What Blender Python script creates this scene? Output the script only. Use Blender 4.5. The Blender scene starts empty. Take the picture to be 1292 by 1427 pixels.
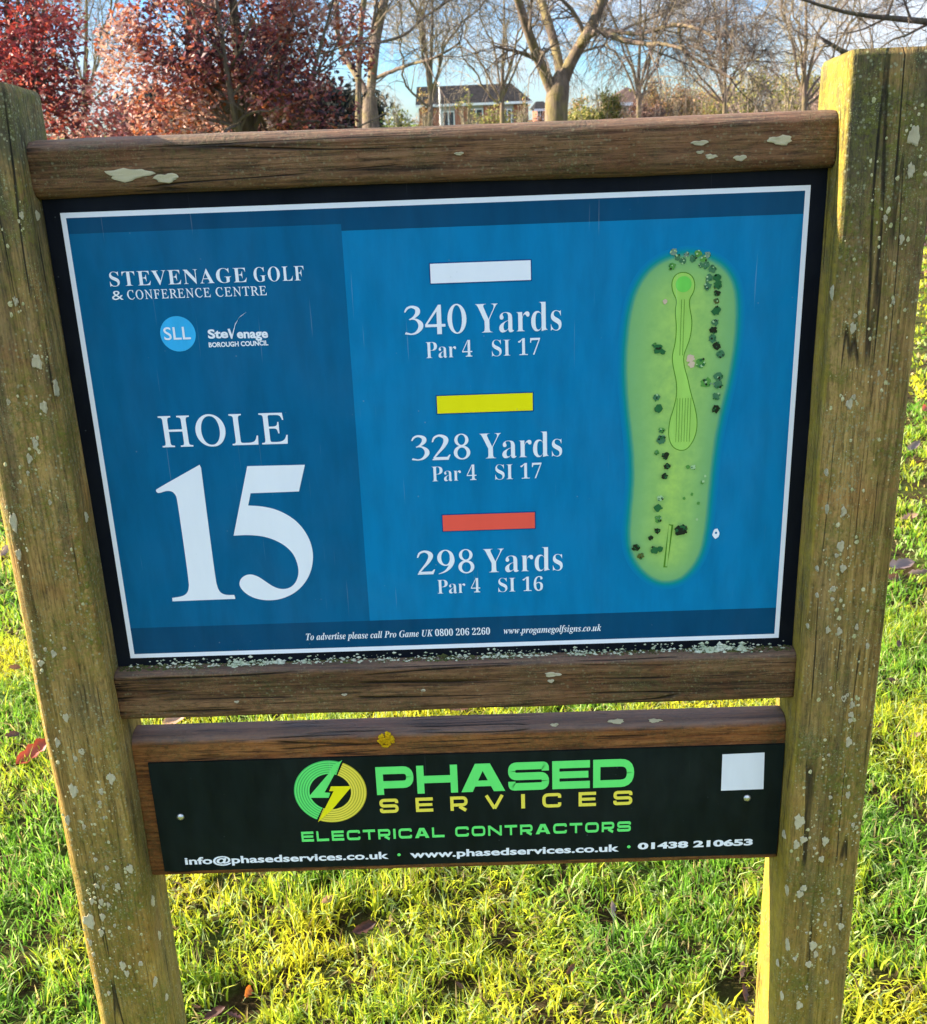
import bpy, math, random
import numpy as np
from mathutils import Matrix, Vector
from mathutils.geometry import tessellate_polygon

scene = bpy.context.scene
COL = scene.collection
R = math.radians
rng = np.random.default_rng(15)
random.seed(15)

# ------------------------------------------------------------------ camera, world, sun, exposure
ZP = 0.80                                    # height of the printed panel's lower border above the ground
CAM = np.array([0.04071650, -1.33945453, 0.68720071 + ZP])
MR = np.array([[0.99935, 0.0013, -0.0360], [-0.0333, -0.3420, -0.9391], [-0.0136, 0.9397, -0.3417]])
def _rodr(r):
    th = np.linalg.norm(r); k = r / th
    K = np.array([[0, -k[2], k[1]], [k[2], 0, -k[0]], [-k[1], k[0], 0]])
    return np.eye(3) + math.sin(th) * K + (1 - math.cos(th)) * K @ K
MR = _rodr(np.array([0.34896756, 0.00760671, -0.03537825])) @ np.array([[1, 0, 0], [0, 0, -1], [0, 1, 0]], float)
cd = bpy.data.cameras.new('camera'); cam = bpy.data.objects.new('camera', cd); COL.objects.link(cam)
cd.sensor_fit = 'HORIZONTAL'; cd.sensor_width = 36; cd.lens = 36 * 1500 / 1292
cd.clip_start = 0.05; cd.clip_end = 3000
m = Matrix.Identity(4)
for i in range(3):
    m[i][0] = MR[0][i]; m[i][1] = -MR[1][i]; m[i][2] = -MR[2][i]; m[i][3] = CAM[i]
cam.matrix_world = m
scene.camera = cam
cd.dof.use_dof = True; cd.dof.focus_distance = 1.45; cd.dof.aperture_fstop = 20

SUN_AZ, SUN_EL = 85.0, 21.0                   # azimuth measured from +Y towards -X
w = bpy.data.worlds.new('World'); scene.world = w; w.use_nodes = True
nt = w.node_tree; bg = nt.nodes['Background']
sky = nt.nodes.new('ShaderNodeTexSky'); sky.sky_type = 'NISHITA'; sky.sun_disc = False
sky.sun_elevation = R(SUN_EL); sky.sun_rotation = R(-SUN_AZ); sky.altitude = 0
sky.air_density = 1.0; sky.dust_density = 0.1; sky.ozone_density = 3.0
tc = nt.nodes.new('ShaderNodeTexCoord'); mp = nt.nodes.new('ShaderNodeMapping')
mp.inputs['Scale'].default_value = (1, 1, 3.2)
nz = nt.nodes.new('ShaderNodeTexNoise'); nz.inputs['Scale'].default_value = 3.4; nz.inputs['Detail'].default_value = 7
nz.inputs['Roughness'].default_value = 0.58
rp = nt.nodes.new('ShaderNodeValToRGB'); rp.color_ramp.elements[0].position = 0.42; rp.color_ramp.elements[1].position = 0.60
rp.color_ramp.elements[1].color = (0.85, 0.85, 0.85, 1)
hs = nt.nodes.new('ShaderNodeHueSaturation'); hs.inputs['Saturation'].default_value = 1.5
mx = nt.nodes.new('ShaderNodeMix'); mx.data_type = 'RGBA'
mx.inputs['B'].default_value = (5.6, 5.3, 5.2, 1)
nt.links.new(tc.outputs['Generated'], mp.inputs['Vector']); nt.links.new(mp.outputs['Vector'], nz.inputs['Vector'])
nt.links.new(nz.outputs['Fac'], rp.inputs['Fac']); nt.links.new(sky.outputs['Color'], hs.inputs['Color'])
tn = nt.nodes.new('ShaderNodeMix'); tn.data_type = 'RGBA'; tn.blend_type = 'MULTIPLY'; tn.inputs['Factor'].default_value = 1.0
tn.inputs['B'].default_value = (1.0, 0.93, 0.98, 1); nt.links.new(hs.outputs['Color'], tn.inputs['A'])
sz_ = nt.nodes.new('ShaderNodeSeparateXYZ'); nt.links.new(tc.outputs['Generated'], sz_.inputs[0])
el_ = nt.nodes.new('ShaderNodeMapRange'); el_.interpolation_type = 'SMOOTHSTEP'; nt.links.new(sz_.outputs['Z'], el_.inputs['Value'])
el_.inputs['From Min'].default_value = -0.05; el_.inputs['From Max'].default_value = 0.45
dm = nt.nodes.new('ShaderNodeMix'); dm.data_type = 'RGBA'; dm.inputs['A'].default_value = (0.30, 0.47, 0.86, 1); dm.inputs['B'].default_value = (1.25, 1.2, 1.1, 1)
nt.links.new(el_.outputs[0], dm.inputs['Factor']); nt.links.new(dm.outputs['Result'], tn.inputs['B'])
cc_ = nt.nodes.new('ShaderNodeMix'); cc_.data_type = 'RGBA'; cc_.inputs['A'].default_value = (2.1, 2.25, 2.5, 1); cc_.inputs['B'].default_value = (8.2, 7.8, 7.6, 1)  # clouds brightened high overhead, out of view, as added light on the sign front
nt.links.new(el_.outputs[0], cc_.inputs['Factor']); nt.links.new(cc_.outputs['Result'], mx.inputs['B'])
nt.links.new(tn.outputs['Result'], mx.inputs['A']); nt.links.new(rp.outputs['Color'], mx.inputs['Factor'])
nt.links.new(mx.outputs['Result'], bg.inputs['Color'])
bg.inputs['Strength'].default_value = 0.085

sl = bpy.data.lights.new('sun', 'SUN'); so = bpy.data.objects.new('sun', sl); COL.objects.link(so)
sl.energy = 4.8; sl.angle = R(0.5); sl.color = (1.0, 0.86, 0.66)
sd = Vector((-math.sin(R(SUN_AZ)) * math.cos(R(SUN_EL)), math.cos(R(SUN_AZ)) * math.cos(R(SUN_EL)), math.sin(R(SUN_EL))))
so.rotation_euler = sd.to_track_quat('Z', 'Y').to_euler(); so.location = sd * 50
vs = scene.view_settings
vs.view_transform = 'Standard'; vs.look = 'None'; vs.exposure = 2.15; vs.gamma = 1; vs.use_curve_mapping = False

# ------------------------------------------------------------------ helpers
def at(px, py, Y):                            # a point of the plane y=Y, given as a position in the photograph
    d = MR.T @ np.array([(px - 646) / 1500, (py - 713.5) / 1500, 1.0]); return CAM + (Y - CAM[1]) / d[1] * d
def atx(px, py, X):
    d = MR.T @ np.array([(px - 646) / 1500, (py - 713.5) / 1500, 1.0]); return CAM + (X - CAM[0]) / d[0] * d
def atz(px, py, Z=0.0):
    d = MR.T @ np.array([(px - 646) / 1500, (py - 713.5) / 1500, 1.0]); return CAM + (Z - CAM[2]) / d[2] * d

def hash3(ix, iy, iz, s):
    n = (ix * 374761393 + iy * 668265263 + iz * 2147483647 + s * 974634777) & 0xffffffff
    n = ((n ^ (n >> 13)) * 1274126177) & 0xffffffff
    return ((n ^ (n >> 16)) & 0xffff) / 65535.0
def vnoise(p, s=0):
    p = np.asarray(p, float); f = np.floor(p); t = p - f; f = f.astype(np.int64); t = t * t * (3 - 2 * t); r = 0
    for dx in (0, 1):
        for dy in (0, 1):
            for dz in (0, 1):
                wgt = (t[..., 0] if dx else 1 - t[..., 0]) * (t[..., 1] if dy else 1 - t[..., 1]) * (t[..., 2] if dz else 1 - t[..., 2])
                r = r + wgt * hash3(f[..., 0] + dx, f[..., 1] + dy, f[..., 2] + dz, s)
    return r
def fbm(p, s=0, o=4):
    p = np.asarray(p, float); a = 0; k = 0.5; tot = 0
    for i in range(o):
        a = a + k * vnoise(p * 2 ** i, s + i); tot += k; k *= 0.5
    return a / tot
def n2(x, y, sc, s=0, o=3):
    return fbm(np.stack([x * sc, y * sc, np.full_like(x, 0.37)], -1), s, o)

def link(o, parent=None):
    COL.objects.link(o)
    if parent is not None: o.parent = parent
    return o
def tag(o, label=None, cat=None, group=None, kind=None):
    if label: o['label'] = label
    if cat: o['category'] = cat
    if group: o['group'] = group
    if kind: o['kind'] = kind
    return o
def empty(name, loc=(0, 0, 0)):
    o = bpy.data.objects.new(name, None); o.location = loc; o.empty_display_size = 0.1; return link(o)
def mesh_np(name, V, F, mat=None, col=None, smooth=False):
    """V (n,3), F list of (m,k) int arrays"""
    me = bpy.data.meshes.new(name); V = np.asarray(V, np.float32)
    if not isinstance(F, list): F = [F]
    F = [np.asarray(f, np.int32) for f in F if len(f)]
    loops = np.concatenate([f.ravel() for f in F]); sizes = np.concatenate([np.full(len(f), f.shape[1], np.int32) for f in F])
    me.vertices.add(len(V)); me.vertices.foreach_set('co', V.ravel())
    me.loops.add(len(loops)); me.loops.foreach_set('vertex_index', loops)
    me.polygons.add(len(sizes)); st = np.concatenate([[0], np.cumsum(sizes)[:-1]]).astype(np.int32)
    me.polygons.foreach_set('loop_start', st); me.polygons.foreach_set('loop_total', sizes)
    me.polygons.foreach_set('use_smooth', np.full(len(sizes), bool(smooth)))
    me.update(calc_edges=True)
    if col is not None:
        a = me.color_attributes.new('Col', 'FLOAT_COLOR', 'POINT')
        c = np.ones((len(V), 4), np.float32); c[:, :3] = col; a.data.foreach_set('color', c.ravel())
    if mat: me.materials.append(mat)
    return me
def mobj(name, me, parent=None, **k):
    return tag(link(bpy.data.objects.new(name, me), parent), **k)
def boxes(lst):
    V = []; F = []
    for (x0, x1, y0, y1, z0, z1) in lst:
        b = len(V); V += [(x0, y0, z0), (x1, y0, z0), (x1, y1, z0), (x0, y1, z0), (x0, y0, z1), (x1, y0, z1), (x1, y1, z1), (x0, y1, z1)]
        F += [(b, b + 3, b + 2, b + 1), (b + 4, b + 5, b + 6, b + 7), (b, b + 1, b + 5, b + 4), (b + 1, b + 2, b + 6, b + 5), (b + 2, b + 3, b + 7, b + 6), (b + 3, b, b + 4, b + 7)]
    return np.array(V, float), np.array(F)

# ------------------------------------------------------------------ materials
def srgb(r, g, b):
    f = lambda c: (c / 255 / 12.92) if c <= 10 else ((c / 255 + 0.055) / 1.055) ** 2.4
    return (f(r), f(g), f(b), 1)
class NT:
    def __init__(s, name):
        s.m = bpy.data.materials.new(name); s.m.use_nodes = True; s.t = s.m.node_tree; s.p = s.t.nodes['Principled BSDF']; s.out = s.t.nodes['Material Output']
        s.tc = s.t.nodes.new('ShaderNodeTexCoord')
    def n(s, t, **k):
        o = s.t.nodes.new('ShaderNode' + t)
        for a, b in k.items(): setattr(o, a, b)
        return o
    def L(s, a, b): s.t.links.new(a, b)
    def noise(s, scale, detail=5, rough=0.55, vec=None, mscale=None, mrot=None, dist=0.0):
        v = vec or s.tc.outputs['Object']
        if mscale:
            mm = s.n('Mapping'); mm.inputs['Scale'].default_value = mscale; s.L(v, mm.inputs['Vector']); v = mm.outputs['Vector']
        o = s.n('TexNoise'); o.inputs['Scale'].default_value = scale; o.inputs['Detail'].default_value = detail; o.inputs['Roughness'].default_value = rough
        o.inputs['Distortion'].default_value = dist
        s.L(v, o.inputs['Vector']); return o.outputs['Fac']
    def ramp(s, fac, stops):
        o = s.n('ValToRGB'); e = o.color_ramp.elements
        while len(e) < len(stops): e.new(0.5)
        for i, (p, c) in enumerate(stops):
            e[i].position = p; e[i].color = c if len(c) == 4 else tuple(c) + (1,)
        s.L(fac, o.inputs['Fac']); return o.outputs['Color']
    def mix(s, fac, a, b, mode='MIX'):
        o = s.n('Mix', data_type='RGBA', blend_type=mode)
        for key, v in (('Factor', fac), ('A', a), ('B', b)):
            if hasattr(v, 'links') or hasattr(v, 'is_linked'): s.L(v, o.inputs[key])
            else: o.inputs[key].default_value = v
        return o.outputs['Result']
    def math(s, op, a, b=0.0, clamp=False):
        o = s.n('Math', operation=op, use_clamp=clamp)
        for i, v in enumerate((a, b)):
            if hasattr(v, 'is_linked'): s.L(v, o.inputs[i])
            else: o.inputs[i].default_value = v
        return o.outputs[0]
    def bump(s, h, strength=0.5, dist=0.002):
        o = s.n('Bump'); o.inputs['Strength'].default_value = strength; o.inputs['Distance'].default_value = dist
        s.L(h, o.inputs['Height']); s.L(o.outputs['Normal'], s.p.inputs['Normal'])
W_ = (1, 1, 1, 1); K_ = (0, 0, 0, 1)
def plain(name, c, rough=0.6, spec=0.5, var=0.12, vs_=30, metal=0.0, bump=0.0):
    t = NT(name); f = t.noise(vs_, 5)
    t.L(t.mix(t.ramp(f, [(0.3, K_), (0.7, W_)]), tuple(x * (1 - var) for x in c[:3]) + (1,), tuple(min(1, x * (1 + var)) for x in c[:3]) + (1,)), t.p.inputs['Base Color'])
    t.p.inputs['Roughness'].default_value = rough; t.p.inputs['Specular IOR Level'].default_value = spec; t.p.inputs['Metallic'].default_value = metal
    if bump: t.bump(f, bump, 0.01)
    return t.m

def wood(name, along, dark, mid, light, algae=(0.09, 0.10, 0.02, 1), algae_amt=0.5, speck=0.35, moss_low=None, grey_top=0.0, up=0.0):
    t = NT(name)
    sc = [85, 85, 85]; sc[along] = 3.2
    g = t.noise(1.0, 9, 0.62, mscale=tuple(sc), dist=0.6)
    sc2 = [320, 320, 320]; sc2[along] = 16
    g2 = t.noise(1.0, 4, 0.6, mscale=tuple(sc2))
    sc3 = [22, 22, 22]; sc3[along] = 1.4
    g3 = t.noise(1.0, 4, 0.5, mscale=tuple(sc3), dist=0.4)
    c = t.ramp(g, [(0.30, dark), (0.47, mid), (0.72, light)])
    c = t.mix(t.ramp(g3, [(0.38, K_), (0.62, W_)]), c, t.mix(0.5, c, light), 'MIX')
    c = t.mix(t.math('MULTIPLY', t.ramp(g2, [(0.36, W_), (0.50, K_)]), 0.65), c, dark)
    c = t.mix(t.math('MULTIPLY', t.ramp(g2, [(0.56, K_), (0.70, W_)]), 0.55), c, light)
    # reddish raw patches
    c = t.mix(t.math('MULTIPLY', t.ramp(t.noise(7, 4, mscale=(1, 1, 1)), [(0.55, K_), (0.68, W_)]), 0.45), c, (mid[0] * 1.6, mid[1] * 0.95, mid[2] * 0.7, 1))
    # algae clinging in patches, broken by fine noise
    a = t.noise(9, 8, 0.68); af = t.ramp(a, [(0.40, K_), (0.62, W_)])
    fine = t.ramp(t.noise(170, 5, 0.7), [(0.38, K_), (0.60, W_)])
    fac = t.math('MULTIPLY', t.math('MULTIPLY', af, fine), algae_amt * 1.7, True)
    if moss_low:
        sx = t.n('SeparateXYZ'); t.L(t.tc.outputs['Object'], sx.inputs[0])
        mr = t.n('MapRange'); t.L(sx.outputs['Z'], mr.inputs['Value'])
        mr.inputs['From Min'].default_value = moss_low[0]; mr.inputs['From Max'].default_value = moss_low[1]
        mr.inputs['To Min'].default_value = 0.62; mr.inputs['To Max'].default_value = 0.0
        low = t.math('MULTIPLY', mr.outputs[0], t.ramp(t.noise(26, 7, 0.7), [(0.25, (0.35, 0.35, 0.35, 1)), (0.6, W_)]), True)
        c = t.mix(low, c, t.mix(g, (0.10, 0.078, 0.002, 1), (0.42, 0.30, 0.015, 1)))
        mr2 = t.n('MapRange'); t.L(sx.outputs['Z'], mr2.inputs['Value'])
        mr2.inputs['From Min'].default_value = 1.15; mr2.inputs['From Max'].default_value = 1.5
        mr2.inputs['To Min'].default_value = 0.0; mr2.inputs['To Max'].default_value = grey_top
        c = t.mix(t.math('MULTIPLY', mr2.outputs[0], t.ramp(t.noise(14, 7, 0.7), [(0.3, K_), (0.55, W_)])), c, (0.045, 0.062, 0.038, 1))
    c = t.mix(fac, c, algae)
    if moss_low:                               # grey weathered and dark damp streaks down the post
        gs = t.ramp(t.noise(1.0, 5, 0.6, mscale=(16, 16, 2.2), dist=1.2), [(0.50, K_), (0.64, W_)])
        c = t.mix(t.math('MULTIPLY', gs, 0.40), c, t.mix(g, (0.035, 0.025, 0.016, 1), (0.13, 0.11, 0.075, 1)))
    # pale specks of crust lichen
    v = t.n('TexVoronoi'); v.inputs['Scale'].default_value = 150; t.L(t.tc.outputs['Object'], v.inputs['Vector'])
    vm = t.ramp(v.outputs['Distance'], [(0.16, W_), (0.30, K_)])
    vmask = t.ramp(t.noise(13, 5, 0.6), [(0.44, K_), (0.54, W_)])
    c = t.mix(t.math('MULTIPLY', t.math('MULTIPLY', vm, vmask), speck), c, (0.36, 0.36, 0.20, 1))
    v2 = t.n('TexVoronoi'); v2.inputs['Scale'].default_value = 420; t.L(t.tc.outputs['Object'], v2.inputs['Vector'])
    c = t.mix(t.math('MULTIPLY', t.math('MULTIPLY', t.ramp(v2.outputs['Distance'], [(0.2, W_), (0.35, K_)]), t.ramp(t.noise(30, 5), [(0.48, K_), (0.56, W_)])), speck), c, (0.30, 0.32, 0.15, 1))
    c = t.mix(0.85, c, t.ramp(t.noise(1, 6, 0.8, mscale=tuple(190 if q != along else 75 for q in range(3))), [(0.34, (0.38, 0.38, 0.36, 1)), (0.50, (0.95, 0.95, 0.95, 1)), (0.66, (1.0, 1.0, 1.0, 1))]), 'MULTIPLY')
    cs = [30, 30, 30]; cs[along] = 0.9; cn = t.noise(1.0, 2, 0.5, mscale=tuple(cs), dist=0.25)
    ck = t.ramp(t.math('ABSOLUTE', t.math('SUBTRACT', cn, 0.5)), [(0.002, W_), (0.012, K_)])
    ckf = t.math('MULTIPLY', ck, t.ramp(t.noise(5, 2), [(0.48, K_), (0.55, W_)])); c = t.mix(t.math('MULTIPLY', ckf, 0.85), c, (0.012, 0.008, 0.005, 1))
    crack = t.ramp(g, [(0.30, K_), (0.37, W_)])
    c = t.mix(0.75, c, crack, 'MULTIPLY')
    if moss_low:                               # sunlit yellow painted into the colour of faces turned to the sun
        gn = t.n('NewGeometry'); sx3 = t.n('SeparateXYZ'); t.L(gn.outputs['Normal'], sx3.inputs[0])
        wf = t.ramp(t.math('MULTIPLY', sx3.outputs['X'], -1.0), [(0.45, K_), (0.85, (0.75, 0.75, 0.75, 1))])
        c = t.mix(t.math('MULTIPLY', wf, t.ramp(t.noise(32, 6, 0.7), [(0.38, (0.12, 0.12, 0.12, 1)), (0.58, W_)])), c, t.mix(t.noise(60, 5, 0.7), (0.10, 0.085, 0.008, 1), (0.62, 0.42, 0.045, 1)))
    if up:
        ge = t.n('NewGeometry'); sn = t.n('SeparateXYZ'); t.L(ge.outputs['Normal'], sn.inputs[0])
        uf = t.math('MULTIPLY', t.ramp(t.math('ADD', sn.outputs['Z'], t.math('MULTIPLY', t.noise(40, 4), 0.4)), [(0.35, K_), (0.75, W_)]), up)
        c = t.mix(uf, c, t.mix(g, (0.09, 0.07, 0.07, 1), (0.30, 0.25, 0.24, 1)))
    t.L(c, t.p.inputs['Base Color']); t.p.inputs['Roughness'].default_value = 0.82; t.p.inputs['Specular IOR Level'].default_value = 0.25
    h = t.math('ADD', t.math('ADD', g, t.math('MULTIPLY', g2, 0.35)), t.math('MULTIPLY', fac, 0.25))
    h = t.math('SUBTRACT', h, t.math('MULTIPLY', ckf, 1.2))
    t.bump(h, 1.0, 0.005)
    return t.m
M = {}
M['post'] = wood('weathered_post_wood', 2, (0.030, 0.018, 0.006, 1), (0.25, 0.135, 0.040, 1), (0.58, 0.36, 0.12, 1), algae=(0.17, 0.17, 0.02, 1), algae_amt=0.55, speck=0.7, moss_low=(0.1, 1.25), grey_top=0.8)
M['rail'] = wood('weathered_rail_wood', 0, (0.014, 0.006, 0.003, 1), (0.115, 0.050, 0.020, 1), (0.28, 0.145, 0.065, 1), algae=(0.10, 0.085, 0.025, 1), algae_amt=0.40, speck=0.25, up=0.25)
M['board'] = wood('stained_board_wood', 0, (0.045, 0.014, 0.005, 1), (0.22, 0.070, 0.016, 1), (0.36, 0.15, 0.04, 1), algae=(0.085, 0.075, 0.02, 1), algae_amt=0.35, speck=0.1, up=0.55)
def lichen_mat(name, c, c2):
    t = NT(name); f = t.noise(300, 7, 0.75); f2 = t.noise(55, 4, 0.6)
    cc = t.ramp(f, [(0.36, c2), (0.54, c)])
    cc = t.mix(t.math('MULTIPLY', t.ramp(f2, [(0.42, K_), (0.62, W_)]), 0.55), cc, tuple(a * b for a, b in zip(c2, (1.0, 1.15, 0.9, 1))))
    t.L(cc, t.p.inputs['Base Color']); t.p.inputs['Roughness'].default_value = 0.95; t.p.inputs['Specular IOR Level'].default_value = 0.1
    t.bump(f, 1.0, 0.002); return t.m
M['lichen'] = lichen_mat('pale_lichen', (0.92, 0.80, 0.55, 1), (0.60, 0.50, 0.28, 1))
M['lichen_g'] = lichen_mat('grey_green_lichen', (0.66, 0.68, 0.52, 1), (0.30, 0.34, 0.22, 1))
M['lichen_y'] = lichen_mat('yellow_lichen', (0.80, 0.50, 0.01, 1), (0.50, 0.28, 0.005, 1))

def printed(name, c, rough=0.45, streak=0.17):
    t = NT(name)
    f = t.noise(1, 6, 0.6, mscale=(38, 1, 9)); f2 = t.noise(190, 3)
    d = tuple(x * (1 - streak) for x in c[:3]) + (1,)
    cc = t.mix(t.ramp(f, [(0.35, W_), (0.6, K_)]), c, d)
    f3 = t.noise(1, 5, 0.6, mscale=(7, 1, 5), dist=1.0); cc = t.mix(t.math('MULTIPLY', t.ramp(f3, [(0.45, K_), (0.70, W_)]), 0.010 if max(c[:3]) > 0.02 else 0.008), cc, (0.55, 0.60, 0.60, 1))
    sc_ = t.noise(1, 2, 0.5, mscale=(260, 1, 6)); cc = t.mix(t.math('MULTIPLY', t.ramp(sc_, [(0.70, K_), (0.74, W_)]), 0.10 if max(c[:3]) > 0.02 else 0.03), cc, (0.6, 0.65, 0.65, 1))
    v = t.n('TexVoronoi'); v.inputs['Scale'].default_value = 95; t.L(t.tc.outputs['Object'], v.inputs['Vector'])
    dirt = t.math('MULTIPLY', t.ramp(v.outputs['Distance'], [(0.06, W_), (0.12, K_)]), t.ramp(t.noise(25, 3), [(0.6, K_), (0.66, W_)]))
    cc = t.mix(t.math('MULTIPLY', dirt, 0.35), cc, (0.35, 0.4, 0.4, 1))
    t.L(cc, t.p.inputs['Base Color'])
    t.L(t.ramp(t.noise(30, 5), [(0.3, (rough * 0.8,) * 3 + (1,)), (0.7, (rough * 1.4,) * 3 + (1,))]), t.p.inputs['Roughness'])
    t.p.inputs['Specular IOR Level'].default_value = 0.10
    return t.m
BLUE_R = (0.0006, 0.200, 0.420, 1); BLUE_L = (0.0005, 0.120, 0.262, 1)
M['blue'] = printed('blue_print', BLUE_R); M['blue_l'] = printed('deep_blue_print', BLUE_L)
M['band'] = printed('navy_band_print', (0.001, 0.055, 0.20, 1)); M['band_r'] = printed('navy_band_print_r', (0.001, 0.068, 0.155, 1))
M['black'] = printed('black_panel', (0.004, 0.006, 0.011, 1), 0.5, 0.3)
M['white'] = printed('white_print', (0.86, 0.87, 0.90, 1), 0.4, 0.03)
M['cyan'] = printed('light_blue_print', (0.045, 0.47, 0.86, 1)); M['yellow'] = printed('yellow_print', (0.90, 0.80, 0.005, 1), 0.4, 0.03)
M['red'] = printed('red_print', (0.92, 0.11, 0.07, 1), 0.4, 0.03)
M['plate'] = printed('black_plate', (0.0065, 0.0125, 0.0115, 1), 0.42, 0.35)
M['green'] = printed('green_print', (0.15, 0.82, 0.17, 1), 0.4, 0.05); M['green_d'] = printed('ring_green_print', (0.065, 0.48, 0.11, 1), 0.4, 0.05)
M['yell'] = printed('pale_yellow_print', (0.88, 0.74, 0.08, 1), 0.4, 0.05); M['yell_d'] = printed('ring_yellow_print', (0.55, 0.46, 0.03, 1), 0.4, 0.05)
M['yellb'] = printed('bolt_yellow_print', (0.90, 0.80, 0.01, 1), 0.4, 0.05)
M['metal'] = plain('screw_metal', (0.60, 0.60, 0.58), 0.35, 0.5, 0.2, 400, metal=0.9)
M['sticker'] = printed('white_sticker', (0.80, 0.81, 0.84, 1), 0.4, 0.05)

# ------------------------------------------------------------------ ground
BARE = [(atz(px, py)[0], atz(px, py)[1], r_) for px, py, r_ in ((330, 1395, .055), (300, 1330, .03), (500, 1292, .05), (860, 1275, .045), (640, 1380, .035), (1030, 1375, .05), (700, 1330, .03), (455, 1240, .03), (110, 1180, .03), (1262, 790, .06), (1250, 1300, .03), (40, 1380, .03))]
def bare(x, y):
    k = np.zeros_like(x)
    for bx, by, r_ in BARE: k = np.maximum(k, np.exp(-((x - bx) ** 2 / 1.7 + (y - by) ** 2) / r_ ** 2))
    return k
def hgt(x, y):
    return hgt0(x, y) - 0.03 * bare(x, y)
def hgt0(x, y):
    r = np.sqrt(x * x + (y - 1) ** 2); k = np.clip(1.2 - r / 60, 0, 1)
    return k * ((n2(x, y, 0.9, 3) - 0.5) * 0.05 + (n2(x, y, 5.0, 9, 3) - 0.5) * 0.035) - 0.004
def ground():
    a = np.concatenate([[-900, -400, -150, -70, -35], np.arange(-16, -3, 0.8), np.arange(-3, 5, 0.05), np.arange(5, 20, 0.8), [35, 70, 150, 400, 900]])
    b = np.concatenate([[-900, -300, -100, -40, -15], np.arange(-8, -1.5, 0.6), np.arange(-1.5, 6, 0.05), np.arange(6, 24, 0.8), [35, 60, 90, 150, 400, 900]])
    X, Y = np.meshgrid(a, b); Z = hgt(X, Y); n, k = X.shape
    V = np.stack([X, Y, Z], -1).reshape(-1, 3); i = np.arange(n * k).reshape(n, k)
    F = np.stack([i[:-1, :-1], i[:-1, 1:], i[1:, 1:], i[1:, :-1]], -1).reshape(-1, 4)
    t = NT('turf_soil')
    soil = t.ramp(t.noise(60, 8, 0.7), [(0.3, (0.03, 0.022, 0.010, 1)), (0.55, (0.09, 0.065, 0.03, 1)), (0.8, (0.16, 0.13, 0.06, 1))])
    gr = t.ramp(t.noise(45, 8, 0.75), [(0.3, (0.04, 0.085, 0.015, 1)), (0.55, (0.16, 0.25, 0.04, 1)), (0.8, (0.36, 0.38, 0.08, 1))])
    sx = t.n('SeparateXYZ'); t.L(t.tc.outputs['Object'], sx.inputs[0])
    mr = t.n('MapRange'); t.L(sx.outputs['Y'], mr.inputs['Value']); mr.inputs['From Min'].default_value = 5; mr.inputs['From Max'].default_value = 11
    near = t.mix(t.ramp(t.noise(9, 4), [(0.45, K_), (0.6, W_)]), soil, t.mix(0.5, soil, gr))
    c = t.mix(mr.outputs[0], near, gr)
    lit = t.ramp(t.noise(0.35, 5, 0.6), [(0.50, K_), (0.60, W_)])
    mr2 = t.n('MapRange'); t.L(sx.outputs['X'], mr2.inputs['Value']); mr2.inputs['From Min'].default_value = 2.5; mr2.inputs['From Max'].default_value = 5
    brown = t.ramp(t.noise(30, 6, 0.7), [(0.3, (0.035, 0.014, 0.01, 1)), (0.55, (0.16, 0.07, 0.04, 1)), (0.8, (0.30, 0.19, 0.13, 1))])
    c = t.mix(t.math('MULTIPLY', t.math('MULTIPLY', mr.outputs[0], mr2.outputs[0]), 0.9), c, brown)
    c = t.mix(t.math('MULTIPLY', lit, t.math('MULTIPLY', mr.outputs[0], 0.5)), c, brown)
    t.L(c, t.p.inputs['Base Color']); t.p.inputs['Roughness'].default_value = 1; t.p.inputs['Specular IOR Level'].default_value = 0.05
    t.bump(t.noise(110, 8, 0.75), 1.0, 0.05)
    mobj('ground', mesh_np('ground', V, F, t.m, smooth=True), kind='structure', label='mown turf ground with bare soil between the tufts')
ground()

def leafy(name, trans=0.35, rough=0.55, spec=0.3, tint=1.0):
    t = NT(name); a = t.n('VertexColor'); a.layer_name = 'Col'
    t.L(a.outputs['Color'], t.p.inputs['Base Color']); t.p.inputs['Roughness'].default_value = rough; t.p.inputs['Specular IOR Level'].default_value = spec
    tr = t.n('BsdfTranslucent'); t.L(t.mix(1.0, a.outputs['Color'], (tint, tint, tint * 0.8, 1), 'MULTIPLY'), tr.inputs['Color'])
    ms = t.n('MixShader'); ms.inputs[0].default_value = trans
    t.L(t.p.outputs[0], ms.inputs[1]); t.L(tr.outputs[0], ms.inputs[2]); t.L(ms.outputs[0], t.out.inputs['Surface']); return t.m
M['grass'] = leafy('grass_blade', 0.48, 0.6, 0.2, 1.3)
M['redleaf'] = leafy('autumn_leaf', 0.30, 0.5, 0.4, 1.2)
M['bushleaf'] = leafy('bush_leaf', 0.30, 0.6, 0.3, 1.1)

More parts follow.
